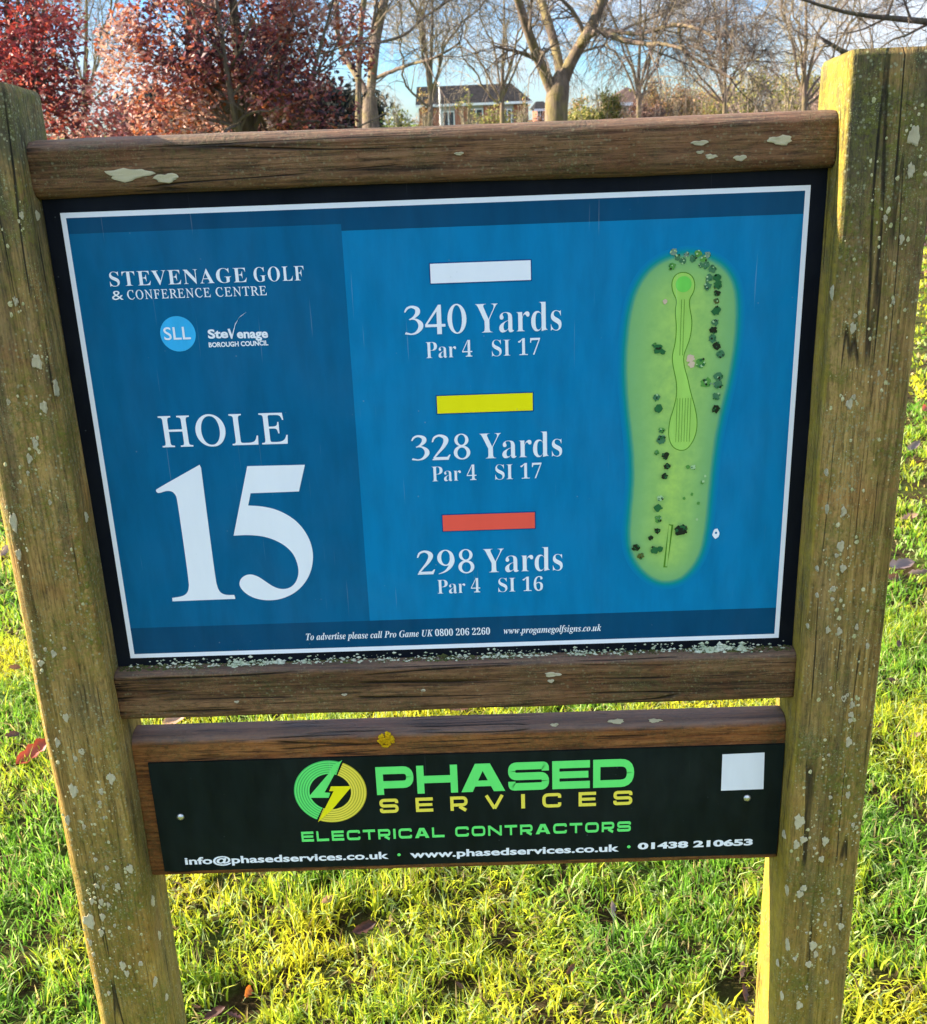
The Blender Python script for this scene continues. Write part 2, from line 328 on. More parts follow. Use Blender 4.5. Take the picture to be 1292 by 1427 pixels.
def grass():
    Vs = []; Qs = []; Ts = []; Cs = []; base = 0
    zones = [(-1.55, 1.75, -0.75, 1.7, 25000, 0.0019, 1.0), (-2.6, 3.2, 1.7, 4.2, 6500, 0.0034, 1.0), (-6, 9, 4.2, 12, 850, 0.008, 1.05),
             (-2.8, -1.55, -0.75, 1.7, 5000, 0.004, 1), (1.75, 3.0, -0.75, 1.7, 5000, 0.004, 1), (-3.0, 3.0, -4.5, -0.75, 2600, 0.005, 1)]
    for (x0, x1, y0, y1, den, wd, hs_) in zones:
        N = int((x1 - x0) * (y1 - y0) * den); cl = N // 7
        cx = rng.uniform(x0, x1, cl); cy = rng.uniform(y0, y1, cl); k = rng.integers(0, cl, N)
        sp = 0.011 if den > 10000 else 0.03
        x = cx[k] + rng.normal(0, sp, N); y = cy[k] + rng.normal(0, sp, N)
        keep = n2(x, y, 6.0, 21, 3) + 0.35 * n2(x, y, 1.6, 5, 2) > 0.555 + rng.uniform(-0.08, 0.08, N)
        keep |= rng.random(N) < 0.22
        keep &= (bare(x, y) + rng.uniform(-0.25, 0.25, N) < 0.55)
        x, y, k = x[keep], y[keep], k[keep]
        inpost = (np.abs(np.abs(x) - 0.52) < 0.056) & (np.abs(y) < 0.062)
        x, y, k = x[~inpost], y[~inpost], k[~inpost]; N = len(x)
        z = hgt(x, y)
        dens = n2(x, y, 4.0, 31, 3)
        h = (0.010 + 0.050 * dens + rng.gamma(2.0, 0.006, N)) * hs_ * rng.uniform(0.6, 1.15, N)
        caz = rng.uniform(0, 2 * np.pi, cl)[k]; az = caz + rng.normal(0, 1.1, N)
        lean = np.abs(rng.normal(0.70, 0.40, N)) + 0.55 * (n2(x, y, 8.0, 61, 2) > 0.55); d = np.stack([np.cos(az), np.sin(az), np.zeros(N)], -1)
        fa = az + np.pi / 2 + rng.normal(0, 0.8, N); s = np.stack([np.cos(fa), np.sin(fa), np.zeros(N)], -1)
        ww = wd * rng.uniform(0.45, 1.35, N)[:, None]
        P0 = np.stack([x, y, z - 0.004], -1)
        P1 = P0 + (d * (np.sin(lean * 0.5) * h * 0.5)[:, None]); P1[:, 2] += np.cos(lean * 0.5) * h * 0.5
        l2 = lean * 1.35
        P2 = P1 + (d * (np.sin(l2) * h * 0.55)[:, None]); P2[:, 2] += np.cos(l2) * h * 0.55
        V = np.stack([P0 - s * ww, P0 + s * ww, P1 - s * ww * 0.9, P1 + s * ww * 0.9, P2], 1)
        b = base + np.arange(N)[:, None] * 5
        Qs.append(b + np.array([[0, 1, 3, 2]])); Ts.append(b + np.array([[2, 3, 4]])); base += 5 * N
        yel = np.clip((n2(x, y, 3.2, 77, 3) - 0.40) * 3.6 + rng.normal(0, 0.22, N), 0, 1)[:, None]
        c = (1 - yel) * np.array([0.17, 0.35, 0.035]) + yel * np.array([0.62, 0.58, 0.035])
        u = rng.random(N)[:, None]
        c = np.where(u < 0.07, np.array([0.42, 0.33, 0.14]), c); c = np.where((u > 0.07) & (u < 0.24), np.array([0.42, 0.52, 0.20]), c); c = np.where((u > 0.24) & (u < 0.28), np.array([0.14, 0.10, 0.05]), c)
        c = c * rng.uniform(0.65, 1.25, N)[:, None]
        C = np.repeat(c[:, None, :], 5, 1)
        Vs.append(V.reshape(-1, 3)); Cs.append(C.reshape(-1, 3))
    me = mesh_np('grass', np.concatenate(Vs), [np.concatenate(Qs), np.concatenate(Ts)], M['grass'], np.concatenate(Cs))
    mobj('grass', me, kind='stuff', label='bright yellow green grass blades growing round the sign', cat='grass')
grass()

# ------------------------------------------------------------------ the sign
sign = tag(empty('golf_hole_sign'), 'weathered timber golf tee sign with blue hole 15 panel and black sponsor plate', 'sign')
def rounded_bar(L0, L1, prof, n, amp, seed, axis, grain=14.0, endround=0.006):
    """prof: closed outline (k,2); swept along axis between L0 and L1, roughened"""
    prof = np.asarray(prof); k = len(prof); cen = prof.mean(0)
    tt = np.concatenate([[0, 0.004, 0.012], np.linspace(0.02, 0.98, n), [0.988, 0.996, 1]])
    rings = []
    for i, t_ in enumerate(tt):
        L = L0 + (L1 - L0) * t_
        e = min(t_, 1 - t_) * abs(L1 - L0); sh = 1 - endround * 8 * max(0, 1 - e / endround) ** 2 * 0.6 if e < endround else 1
        p = cen + (prof - cen) * sh
        q = np.zeros((k, 3)); o = [a for a in range(3) if a != axis]
        q[:, o[0]] = p[:, 0]; q[:, o[1]] = p[:, 1]; q[:, axis] = L; rings.append(q)
    V = np.array(rings)
    nrm = V - V.mean(1, keepdims=True); nrm[..., axis] = 0; nrm /= np.linalg.norm(nrm, axis=-1, keepdims=True) + 1e-9
    s = np.array([grain * 3.0] * 3); s[axis] = grain * 0.35
    d = (fbm(V * s, seed, 4) - 0.5) * 2 * amp
    s2 = np.array([260.0] * 3); s2[axis] = 14.0; d = d + (fbm(V * s2, seed + 7, 2) - 0.5) * amp * 0.45
    V = V + nrm * d[..., None]
    nn = len(tt); i = np.arange(nn * k).reshape(nn, k)
    F = np.stack([i[:-1], np.roll(i[:-1], -1, 1), np.roll(i[1:], -1, 1), i[1:]], -1).reshape(-1, 4)
    V = V.reshape(-1, 3); c0 = len(V); V = np.concatenate([V, [V[:k].mean(0), V[-k:].mean(0)]])
    T = [(c0, i[0][(j + 1) % k], i[0][j]) for j in range(k)] + [(c0 + 1, i[-1][j], i[-1][(j + 1) % k]) for j in range(k)]
    return V, [F, np.array(T)]
def rrect(x0, x1, y0, y1, radii, seg=5, sub=5):
    """outline counter-clockwise from (x0,y0); radii for corners (x0y0, x1y0, x1y1, x0y1)"""
    cs = [((x0, y0), (1, 1), 180), ((x1, y0), (-1, 1), 270), ((x1, y1), (-1, -1), 0), ((x0, y1), (1, -1), 90)]; pts = []
    for (c, s, a), r in zip(cs, radii):
        o = (c[0] + s[0] * r, c[1] + s[1] * r)
        for q in range(seg + 1):
            th = R(a + 90 * q / seg); pts.append((o[0] + r * math.cos(th), o[1] + r * math.sin(th)))
    out = []
    for j in range(len(pts)):
        p, q = np.array(pts[j]), np.array(pts[(j + 1) % len(pts)]); L = np.linalg.norm(q - p); out.append(p)
        if L > 0.02:
            for u in range(1, sub + 1): out.append(p + (q - p) * u / (sub + 1))
    return np.array(out)
PY0, PY1 = -0.050, 0.058
posts = []
for sgn, lab, sd_ in ((-1, 'left weathered post with a smooth grey green top', 3), (1, 'right weathered post with a sunlit yellow inner face at the top', 8)):
    x0, x1 = (0.470, 0.574) if sgn > 0 else (-0.572, -0.470)
    pr = rrect(x0, x1, PY0, PY1, (0.007, 0.006, 0.006, 0.005) if sgn > 0 else (0.014, 0.007, 0.006, 0.008), sub=7)
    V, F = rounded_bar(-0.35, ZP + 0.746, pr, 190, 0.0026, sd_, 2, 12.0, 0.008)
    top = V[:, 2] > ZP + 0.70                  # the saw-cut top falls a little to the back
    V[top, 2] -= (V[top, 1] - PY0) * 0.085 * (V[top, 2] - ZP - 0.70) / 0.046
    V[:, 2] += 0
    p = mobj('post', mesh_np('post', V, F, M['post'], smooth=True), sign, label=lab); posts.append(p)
def rail(z0, z1, y0, y1, radii, mat, x0=-0.4715, x1=0.4715, amp=0.0030, seed=1, name='rail', lab=None, n=150):
    pr = rrect(y0, y1, z0, z1, radii, sub=5)
    V, F = rounded_bar(x0, x1, pr, n, amp, seed, 0, 12.0, 0.003)
    F = [f[:, ::-1] for f in F]
    return mobj(name, mesh_np(name, V, F, mat, smooth=True), sign, label=lab)
rail1 = rail(ZP + 0.6185, ZP + 0.6825, -0.021, 0.046, (0.015, 0.008, 0.010, 0.014), M['rail'], seed=21, lab='thick brown top rail with rounded edges')
rail2 = rail(ZP - 0.0885, ZP - 0.0135, -0.020, 0.046, (0.009, 0.006, 0.006, 0.010), M['rail'], seed=33, lab='lower rail with lichen crumbs along its top')
board = rail(ZP - 0.3715, ZP - 0.128, 0.0015, 0.040, (0.007, 0.006, 0.006, 0.016), M['board'], seed=41, amp=0.0007, name='backing_board', lab='reddish brown board behind the sponsor plate')
# cut a real flat seat so the plate lies on the board
panel_V, panel_F = boxes([(-0.4698, 0.4698, 0.0, 0.008, ZP - 0.017, ZP + 0.630)])
panel = mobj('sign_panel', mesh_np('sign_panel', panel_V, panel_F, M['black']), sign, label='glossy black panel printed with the blue hole 15 board')
pv, pf = boxes([(-0.4485, 0.4690, -0.0035, 0.0002, ZP - 0.3580, ZP - 0.1690)])
plate = mobj('sponsor_plate', mesh_np('sponsor_plate', pv, pf, M['plate']), sign, label='black sponsor plate with green and yellow lettering')

# --- printing: thin sheets lying just proud of the panel
def flat(name, loops, y, mat, parent, lab=None, col=None):
    """filled polygon(s) with holes: loops=[outer, hole...]; points (x,z)"""
    V = []; F = []
    groups = loops if isinstance(loops[0][0][0], (tuple, list, np.ndarray)) else [loops]
    for k_, lp in enumerate(groups):
        vv = [[Vector((p[0], p[1], 0)) for p in l] for l in lp]; b = len(V)
        for l in vv: V += [(q.x, y - 0.00002 * k_, q.y + ZP) for q in l]
        for tr in tessellate_polygon(vv):
            a, c, d = (V[b + i] for i in tr)
            cr = (c[0] - a[0]) * (d[2] - a[2]) - (c[2] - a[2]) * (d[0] - a[0])
            F.append(tuple(b + i for i in (tr if cr > 0 else tr[::-1])))
    return mobj(name, mesh_np(name, np.array(V), np.array(F), mat), parent, label=lab)
def rect(x0, x1, z0, z1): return [(x0, z0), (x1, z0), (x1, z1), (x0, z1)]
X0, X1, Z0, Z1, B = -0.45, 0.45, 0.0, 0.60, 0.0062
flat('white_border', [rect(X0, X1, Z0, Z1), rect(X0 + B, X1 - B, Z0 + B, Z1 - B)], -0.0004, M['white'], panel)
SX = -0.1130
xi0, xi1, zi0, zi1 = X0 + B, X1 - B, Z0 + B, Z1 - B
flat('printed_ground', rect(SX, xi1, 0.0460, 0.5670) and [rect(SX, xi1, 0.0460, 0.5670)], -0.0004, M['blue'], panel, 'mid blue printed area')
flat('printed_ground', [rect(xi0, SX, 0.0460, 0.5750)], -0.0004, M['blue_l'], panel, 'deep blue printed area')
flat('printed_band', [[(xi0, 0.5750), (SX, 0.5750), (SX, 0.5670), (xi1, 0.5670), (xi1, zi1), (xi0, zi1)]], -0.0004, M['band_r'], panel, 'navy printed band')
flat('printed_band', [rect(xi0, xi1, zi0, 0.0460)], -0.0004, M['band_r'], panel, 'navy printed band')

BI = {}
def bold(s, b=0):
    r = ''
    for c in s:
        if 'A' <= c <= 'Z': r += chr(0x1D400 + b * 52 + ord(c) - 65)
        elif 'a' <= c <= 'z': r += '\u210e' if (b == 1 and c == 'h') else chr(0x1D400 + b * 52 + 26 + ord(c) - 97)
        elif '0' <= c <= '9': r += chr(0x1D7CE + ord(c) - 48)
        else: r += c
    return r
def text_mesh(body, off=0.0, shear=0.0, space=1.0):
    c = bpy.data.curves.new('lettering', 'FONT'); c.body = body; c.size = 1; c.offset = off; c.shear = shear; c.space_character = space
    c.resolution_u = 4
    o = bpy.data.objects.new('lettering', c); COL.objects.link(o)
    dg = bpy.context.evaluated_depsgraph_get(); me = bpy.data.meshes.new_from_object(o.evaluated_get(dg))
    bpy.data.objects.remove(o); bpy.data.curves.remove(c); return me
def text(body, x0, x1, z0, cap, y, mat, parent, off=0.0, shear=0.0, z1=None, lab=None, space=1.0, asc=None, ref='H', refs=None, unslant=0.0):
    """fit the line between x0 and x1, its capitals 'cap' high, baseline rising from z0 to z1"""
    me = text_mesh(body, off, shear, space); rm = text_mesh(refs or ref, off, shear)
    n = len(me.vertices); co = np.zeros(n * 3); me.vertices.foreach_get('co', co); co = co.reshape(-1, 3); co[:, 0] -= co[:, 1] * unslant
    rc = np.array([v.co[:] for v in rm.vertices]); ch = rc[:, 1].max() - max(rc[:, 1].min(), -0.05); bz = rc[:, 1].min(); bpy.data.meshes.remove(rm)
    a, b = co[:, 0].min(), co[:, 0].max(); u = (co[:, 0] - a) / (b - a); z1 = z0 if z1 is None else z1
    V = np.stack([x0 + u * (x1 - x0), np.full(n, y), ZP + z0 + (z1 - z0) * u + (co[:, 1] - bz) / ch * cap], -1)
    F3 = [p.vertices[:] for p in me.polygons if len(p.vertices) == 3]; F4 = [p.vertices[:] for p in me.polygons if len(p.vertices) == 4]
    out = mesh_np('lettering', V, [np.array(f) for f in (F3, F4) if f], mat)
    bpy.data.meshes.remove(me)
    return mobj('lettering', out, parent, label=lab)
YT = -0.0009
US = 0.285                                     # shear that stands the italic capitals upright
H_it = bold('H', 1)
text(bold('STEVENAGE', 0), -0.402, -0.2335, 0.5111, 0.0172, YT, M['white'], panel, -0.006, 0, 0.5104, 'white words STEVENAGE', 1.12, refs=bold('H'))
text(bold('GOLF', 0), -0.2245, -0.1629, 0.5103, 0.0172, YT, M['white'], panel, -0.006, 0, 0.5100, 'white word GOLF', 1.12, refs=bold('H'))
text('&', -0.4021, -0.3880, 0.4944, 0.0112, YT, M['white'], panel, 0, lab='white ampersand', refs='H')
text(bold('CONFERENCE', 1), -0.3830, -0.2800, 0.4943, 0.0112, YT, M['white'], panel, 0.006, 0, 0.4938, 'white word CONFERENCE', 1.12, refs=bold('H', 1), unslant=US)
text(bold('CENTRE', 1), -0.2735, -0.2106, 0.4938, 0.0112, YT, M['white'], panel, 0.006, 0, 0.4935, 'white word CENTRE', 1.12, refs=bold('H', 1), unslant=US)
cir = lambda cx, cz, r, n=40: [(cx + r * math.cos(2 * math.pi * i / n), cz + r * math.sin(2 * math.pi * i / n)) for i in range(n)]
flat('round_logo', [cir(-0.3265, 0.4496, 0.0222)], -0.0008, M['cyan'], panel, 'light blue disc reading SLL')
text('SLL', -0.3441, -0.3108, 0.4425, 0.0158, -0.0012, M['white'], panel, 0.008, lab='white letters SLL')
text('Ste', -0.2892, -0.2640, 0.4421, 0.0118, YT, M['white'], panel, 0.035, lab='white word Stevenage', refs='S')
text('enage', -0.2530, -0.2143, 0.4412, 0.0118, YT, M['white'], panel, 0.035, z1=0.4405, lab='white word Stevenage', refs='S')
flat('tick_mark', [[(-0.2640, 0.4535), (-0.2612, 0.4540), (-0.2590, 0.4462), (-0.2535, 0.4600), (-0.2460, 0.4690), (-0.2376, 0.4740), (-0.2480, 0.4670), (-0.2540, 0.4575), (-0.2592, 0.4412), (-0.2608, 0.4412)]], YT - 0.0002, M['white'], panel, 'white tick standing for the letter v')
text('BOROUGH COUNCIL', -0.2896, -0.2150, 0.4313, 0.0062, YT, M['white'], panel, 0.035, lab='small white words BOROUGH COUNCIL', refs='H')
text(bold('HOLE', 1), -0.3661, -0.2015, 0.3033, 0.0415, YT, M['white'], panel, 0.006, 0, 0.3025, 'white word HOLE', 1.06, refs=bold('H', 1), unslant=US)
one = [(-0.32, 0.2781), (-0.3186, 0.2742), (-0.3180, 0.1183), (-0.3165, 0.1018), (-0.3126, 0.0945), (-0.3054, 0.0915), (-0.2949, 0.0914), (-0.2942, 0.0855), (-0.3803, 0.0848), (-0.3801, 0.09), (-0.3681, 0.0913), (-0.3601, 0.0947), (-0.3558, 0.1022), (-0.3543, 0.1135), (-0.3551, 0.2304), (-0.3565, 0.2382), (-0.3609, 0.2432), (-0.3681, 0.244), (-0.3796, 0.2403), (-0.3821, 0.2449), (-0.3796, 0.2473)]
five = [(-0.2581, 0.274), (-0.1828, 0.2732), (-0.1938, 0.2368), (-0.2576, 0.2366), (-0.2625, 0.2197), (-0.2452, 0.2181), (-0.2272, 0.2135), (-0.2097, 0.2037), (-0.1961, 0.1904), (-0.1865, 0.1722), (-0.1825, 0.1541), (-0.1836, 0.136), (-0.1893, 0.1179), (-0.2001, 0.1018), (-0.2144, 0.09), (-0.2322, 0.0827), (-0.2494, 0.0812), (-0.2662, 0.0845), (-0.2787, 0.0922), (-0.2857, 0.1018), (-0.2864, 0.109), (-0.2828, 0.1161), (-0.2757, 0.1205), (-0.2681, 0.1211), (-0.2591, 0.1173), (-0.2504, 0.1098), (-0.2399, 0.1012), (-0.2289, 0.0971), (-0.2174, 0.0994), (-0.2091, 0.1073), (-0.2041, 0.1204), (-0.2047, 0.1347), (-0.2091, 0.149), (-0.2192, 0.1614), (-0.2332, 0.1703), (-0.2476, 0.1756), (-0.2659, 0.1781), (-0.2864, 0.1778)]
def smooth_loop(p, sharp=(), it=2):
    p = [np.array(q) for q in p]; sh = [i in sharp for i in range(len(p))]
    for _ in range(it):
        q = []; s2 = []
        for i in range(len(p)):
            a, b = p[i], p[(i + 1) % len(p)]
            if sh[i]: q.append(a); s2.append(True)
            else: q.append(a * 0.75 + b * 0.25 if not sh[i] else a); s2.append(False)
            q.append(a * 0.25 + b * 0.75 if not sh[(i + 1) % len(p)] else a * 0.5 + b * 0.5); s2.append(False)
        p, sh = q, s2
    return [tuple(a) for a in p]
flat('lettering', [smooth_loop(one, (0, 1, 6, 7, 8, 9), 2)], YT, M['white'], panel, 'large white numeral 1')
flat('lettering', [smooth_loop(five, (0, 1, 2, 3, 4, 37), 2)], YT, M['white'], panel, 'large white numeral 5')
for (nm, x0, x1, zt, zb, mt) in (('white', -0.0080, 0.1150, 0.5242, 0.5004, 'white'), ('yellow', -0.0071, 0.1150, 0.3586, 0.3357, 'yellow'), ('red', -0.0066, 0.1156, 0.1968, 0.1743, 'red')):
    flat('colour_bar_outline', [rect(x0 - 0.0012, x1 + 0.0012, zb - 0.0012, zt + 0.0012)], -0.0008, M['band'], panel, 'dark keyline round the %s tee bar' % nm)
    flat('colour_bar', [rect(x0, x1, zb, zt)], -0.0011, M[mt], panel, '%s tee colour bar' % nm)
def ell(cx, cy, rx, ry, n=32): return [(cx + rx * math.cos(6.28318 * i / n), cy + ry * math.sin(6.28318 * i / n)) for i in range(n)]
def brush(pts, n=26):
    P = np.array(pts, float); m_ = len(P); out = []
    for t_ in np.linspace(0, m_ - 1.0001, n):
        i = int(t_); f = t_ - i; p0, p1, p2, p3 = P[max(i - 1, 0)], P[i], P[i + 1], P[min(i + 2, m_ - 1)]
        out.append(0.5 * (2 * p1 + (p2 - p0) * f + (2 * p0 - 5 * p1 + 4 * p2 - p3) * f * f + (3 * p1 - p0 - 3 * p2 + p3) * f ** 3))
    O = np.array(out); T = np.gradient(O[:, :2], axis=0); T /= np.linalg.norm(T, axis=1, keepdims=True); Nn = np.stack([-T[:, 1], T[:, 0]], -1); w_ = O[:, 2:3] / 2
    return [tuple(q) for q in O[:, :2] + Nn * w_] + [tuple(q) for q in (O[:, :2] - Nn * w_)[::-1]]
DG_ = {
 '0': [[ell(.25, .5, .225, .51), ell(.25, .5, .118, .465)]],
 '1': [[[(.2, 0), (.3, 0), (.3, 1), (.2, 1)]]],
 '2': [[brush([(.045, .70, .03), (.10, .88, .06), (.23, .955, .085), (.36, .87, .12), (.38, .71, .12), (.30, .49, .09), (.18, .28, .06), (.07, .08, .045)])], [[(.03, 0), (.43, 0), (.485, .20), (.455, .20), (.40, .115), (.10, .115), (.03, .03)]]],
 '3': [[brush([(.06, .78, .03), (.12, .91, .06), (.23, .96, .08), (.35, .89, .11), (.36, .74, .11), (.27, .60, .07), (.16, .525, .035)])], [brush([(.19, .545, .03), (.31, .53, .06), (.41, .41, .11), (.42, .25, .115), (.33, .09, .08), (.21, .03, .05), (.11, .05, .06), (.05, .07, .075)])]],
 '4': [[[(.29, 0), (.40, 0), (.40, 1.0), (.33, 1.0), (.29, .86)]], [[(.01, .25), (.49, .25), (.49, .345), (.065, .345), (.335, .86), (.335, 1.0), (.01, .34)]]],
 '8': [[ell(.245, .755, .175, .245), ell(.245, .765, .095, .20)], [ell(.25, .265, .205, .275), ell(.25, .25, .115, .21)]],
 '9': [[ell(.245, .665, .215, .335), ell(.245, .67, .112, .29)], [brush([(.405, .72, .11), (.41, .50, .12), (.34, .27, .10), (.22, .10, .06), (.05, .0, .02)])]],
}
def digits(s_, x0, x1, z, c, y, lab):
    lp = []; n = len(s_)
    for i, ch in enumerate(s_):
        for loops in DG_[ch]: lp.append([[(x0 + (x1 - x0) * (i * 0.52 + p[0]) / (n * 0.52 - 0.04), z + p[1] * c) for p in l] for l in loops])
    flat('lettering', lp, y, M['white'], panel, lab)
for (num, z, c, par, zp, si) in (('340', 0.4377, 0.0365, 4, 0.4080, '17'), ('328', 0.2735, 0.0345, 4, 0.2446, '17'), ('298', 0.1125, 0.0350, 4, 0.0836, '16')):
    digits(num, -0.0451, 0.0345, z, c, YT, 'white number %s' % num)
    text(bold('Yards'), 0.0455, 0.1522, z, c * 0.97, YT, M['white'], panel, -0.010, lab='white word Yards under the number %s' % num, refs=bold('Y'))
    text(bold('Par 4'), -0.0180, 0.0402, zp, 0.0200, YT, M['white'], panel, -0.010, lab='white words Par 4', refs=bold('P'))
    text(bold('SI ' + si), 0.0648, 0.1253, zp - 0.0004, 0.0200, YT, M['white'], panel, -0.010, lab='white words SI %s' % si, refs=bold('I'))
foot = bold('To advertise please call Pro Game UK ', 2)
text(foot.strip() + ' ' + bold('0800 206 2260'), -0.2028, 0.0516, 0.0195, 0.0100, YT, M['white'], panel, 0, 0, lab='small white italic line asking to advertise', refs=bold('H', 2))
text(bold('www.progamegolfsigns.co.uk', 2), 0.0704, 0.2050, 0.0195, 0.0100, YT, M['white'], panel, 0, 0, lab='small white italic web address', refs=bold('H', 2))

# --- the hole map
def vc_mat(name):
    t = NT(name); a = t.n('VertexColor'); a.layer_name = 'Col'
    f = t.noise(60, 5, 0.6); sp = t.n('SeparateColor'); t.L(a.outputs['Color'], sp.inputs[0])
    gm = t.math('MULTIPLY', t.math('SUBTRACT', sp.outputs['Green'], sp.outputs['Blue']), 1.1, True)
    t.L(t.mix(t.math('MULTIPLY', t.ramp(f, [(0.35, K_), (0.65, W_)]), gm), a.outputs['Color'], (0.20, 0.42, 0.12, 1)), t.p.inputs['Base Color'])
    t.p.inputs['Roughness'].default_value = 0.45; t.p.inputs['Specular IOR Level'].default_value = 0.10; return t.m
M['map'] = vc_mat('map_print')
outl = [(0.2826, 0.5186), (0.2637, 0.5082), (0.2482, 0.4882), (0.239, 0.4581), (0.2354, 0.4223), (0.2344, 0.3858), (0.2366, 0.3485), (0.2417, 0.3069), (0.2457, 0.2716), (0.247, 0.2357), (0.2446, 0.1994), (0.2424, 0.1624), (0.2446, 0.1398), (0.2519, 0.1205), (0.2682, 0.1008), (0.2879, 0.0904), (0.309, 0.0935), (0.3261, 0.1102), (0.3374, 0.1365), (0.3413, 0.1701), (0.3432, 0.2069), (0.3454, 0.2538), (0.3483, 0.2891), (0.3534, 0.3237), (0.3602, 0.3577), (0.3652, 0.3912), (0.3678, 0.4242), (0.3675, 0.4567), (0.3639, 0.4825), (0.3534, 0.5019), (0.3369, 0.515), (0.3079, 0.5239)]
fair = [(0.3012, 0.5037), (0.3119, 0.4996), (0.3165, 0.489), (0.315, 0.4779), (0.3098, 0.47), (0.3108, 0.4587), (0.3147, 0.4424), (0.3131, 0.4228), (0.3087, 0.4098), (0.3051, 0.4), (0.3062, 0.3866), (0.3117, 0.3696), (0.3156, 0.3525), (0.3213, 0.3352), (0.3261, 0.3143), (0.3245, 0.2935), (0.315, 0.2769), (0.3049, 0.2748), (0.2946, 0.2805), (0.2891, 0.2947), (0.2901, 0.3156), (0.2953, 0.3327), (0.2985, 0.3497), (0.2976, 0.3667), (0.2923, 0.3871), (0.2909, 0.4005), (0.2947, 0.4169), (0.2954, 0.4366), (0.2928, 0.4562), (0.295, 0.469), (0.2895, 0.4788), (0.2873, 0.49), (0.2911, 0.5003)]
def map_print():
    P = np.array(smooth_loop(outl, (), 2)); n = len(P)
    tg = np.roll(P, -1, 0) - np.roll(P, 1, 0); nr = np.stack([tg[:, 1], -tg[:, 0]], -1); nr /= np.linalg.norm(nr, axis=1, keepdims=True)
    cen = P.mean(0)
    if ((P - cen) * nr).sum() < 0: nr = -nr
    b = np.array(BLUE_R[:3]); teal = np.array([0.002, 0.26, 0.24]); g1 = np.array([0.20, 0.44, 0.17]); g2_ = np.array([0.44, 0.66, 0.13])
    cz = np.clip(P[:, 1], 0.135, 0.47); sp = np.stack([0.2945 + (cz - 0.135) / 0.335 * 0.0085, cz], -1)
    V = []; C = []
    for o, c in [(0.0125, b), (0.0085, b * 0.7 + teal * 0.3), (0.0045, teal), (0.0018, teal * 0.75 + g1 * 0.25), (-0.0016, g1)]:
        V.append(P + nr * o); C.append(np.tile(c, (n, 1)))
    for f_, c in [(0.22, g1 * 0.8 + g2_ * 0.2), (0.5, g1 * 0.45 + g2_ * 0.55), (1.0, g2_)]:
        V.append(P * (1 - f_) + sp * f_); C.append(np.tile(c, (n, 1)))
    k = len(V); V = np.concatenate(V); C = np.concatenate(C)
    i = np.arange(k * n).reshape(k, n)
    F = np.stack([i[1:], np.roll(i[1:], -1, 1), np.roll(i[:-1], -1, 1), i[:-1]], -1).reshape(-1, 4)
    # ring normal orientation: make all face -Y
    A, Bq, Cq = V[F[:, 0]], V[F[:, 1]], V[F[:, 2]]
    cr = (Bq[:, 0] - A[:, 0]) * (Cq[:, 1] - A[:, 1]) - (Bq[:, 1] - A[:, 1]) * (Cq[:, 0] - A[:, 0]); F[cr < 0] = F[cr < 0][:, ::-1]
    V3 = np.stack([V[:, 0], np.full(len(V), -0.0008) - np.repeat(np.arange(k), n) * 0.00002, V[:, 1] + ZP], -1)
    mp_ = mobj('hole_map', mesh_np('hole_map', V3, F, M['map'], C), panel, label='green map of the golf hole with soft teal edge')
    return mp_
hole_map = map_print()
M['fairline'] = printed('map_line_print', (0.10, 0.27, 0.02, 1)); M['fair'] = printed('fairway_print', (0.40, 0.70, 0.13, 1)); M['mgreen'] = printed('putting_green_print', (0.20, 0.72, 0.10, 1))
M['t0'] = printed('map_tree_pale', (0.20, 0.30, 0.22, 1)); M['t1'] = printed('map_tree_grey_green', (0.07, 0.20, 0.09, 1)); M['t2'] = printed('map_tree_green', (0.11, 0.32, 0.06, 1))
M['t3'] = printed('map_tree_brown', (0.12, 0.14, 0.03, 1)); M['t4'] = printed('map_tree_dark_green', (0.03, 0.15, 0.045, 1)); M['t5'] = printed('map_tree_dark', (0.020, 0.028, 0.012, 1))
M['t6'] = printed('map_tree_light', (0.42, 0.62, 0.30, 1)); M['t7'] = printed('map_bunker', (0.70, 0.52, 0.36, 1))
fl = np.array(smooth_loop(fair, (), 2)); tg = np.roll(fl, -1, 0) - np.roll(fl, 1, 0); nr = np.stack([tg[:, 1], -tg[:, 0]], -1); nr /= np.linalg.norm(nr, axis=1, keepdims=True)
if ((fl - fl.mean(0)) * nr).sum() < 0: nr = -nr
flat('fairway', [[tuple(q) for q in fl - nr * 0.0005]], -0.0011, M['fair'], panel, 'printed fairway shape')
flat('fairway_outline', [[tuple(q) for q in fl + nr * 0.0006], [tuple(q) for q in fl - nr * 0.0005]], -0.00112, M['fairline'], panel)
flat('putting_green', [cir(0.3023, 0.4885, 0.0098)], -0.0013, M['mgreen'], panel)
lines = []
for xx in (0.3005, 0.3040):
    lines.append([[(xx - 0.0003, 0.470), (xx + 0.0003, 0.470), (xx + 0.0003, 0.400), (xx - 0.0003, 0.400)]])
for xx in (0.2990, 0.3025, 0.3060, 0.3095, 0.3130, 0.3165):
    lines.append([[(xx - 0.0003, 0.345), (xx + 0.0003, 0.345), (xx + 0.0002, 0.287), (xx - 0.0003, 0.287)]])
flat('mowing_line', lines, -0.0013, M['fairline'], panel)['kind'] = 'stuff'
tee = [(0.2933, 0.1736), (0.2995, 0.1727), (0.293, 0.1114), (0.2877, 0.1116)]
tc_ = np.mean(tee, 0); flat('tee_outline', [tee, [tuple(tc_ + (np.array(q) - tc_) * np.array([0.55, 0.955])) for q in tee]], -0.0012, M['fairline'], panel)
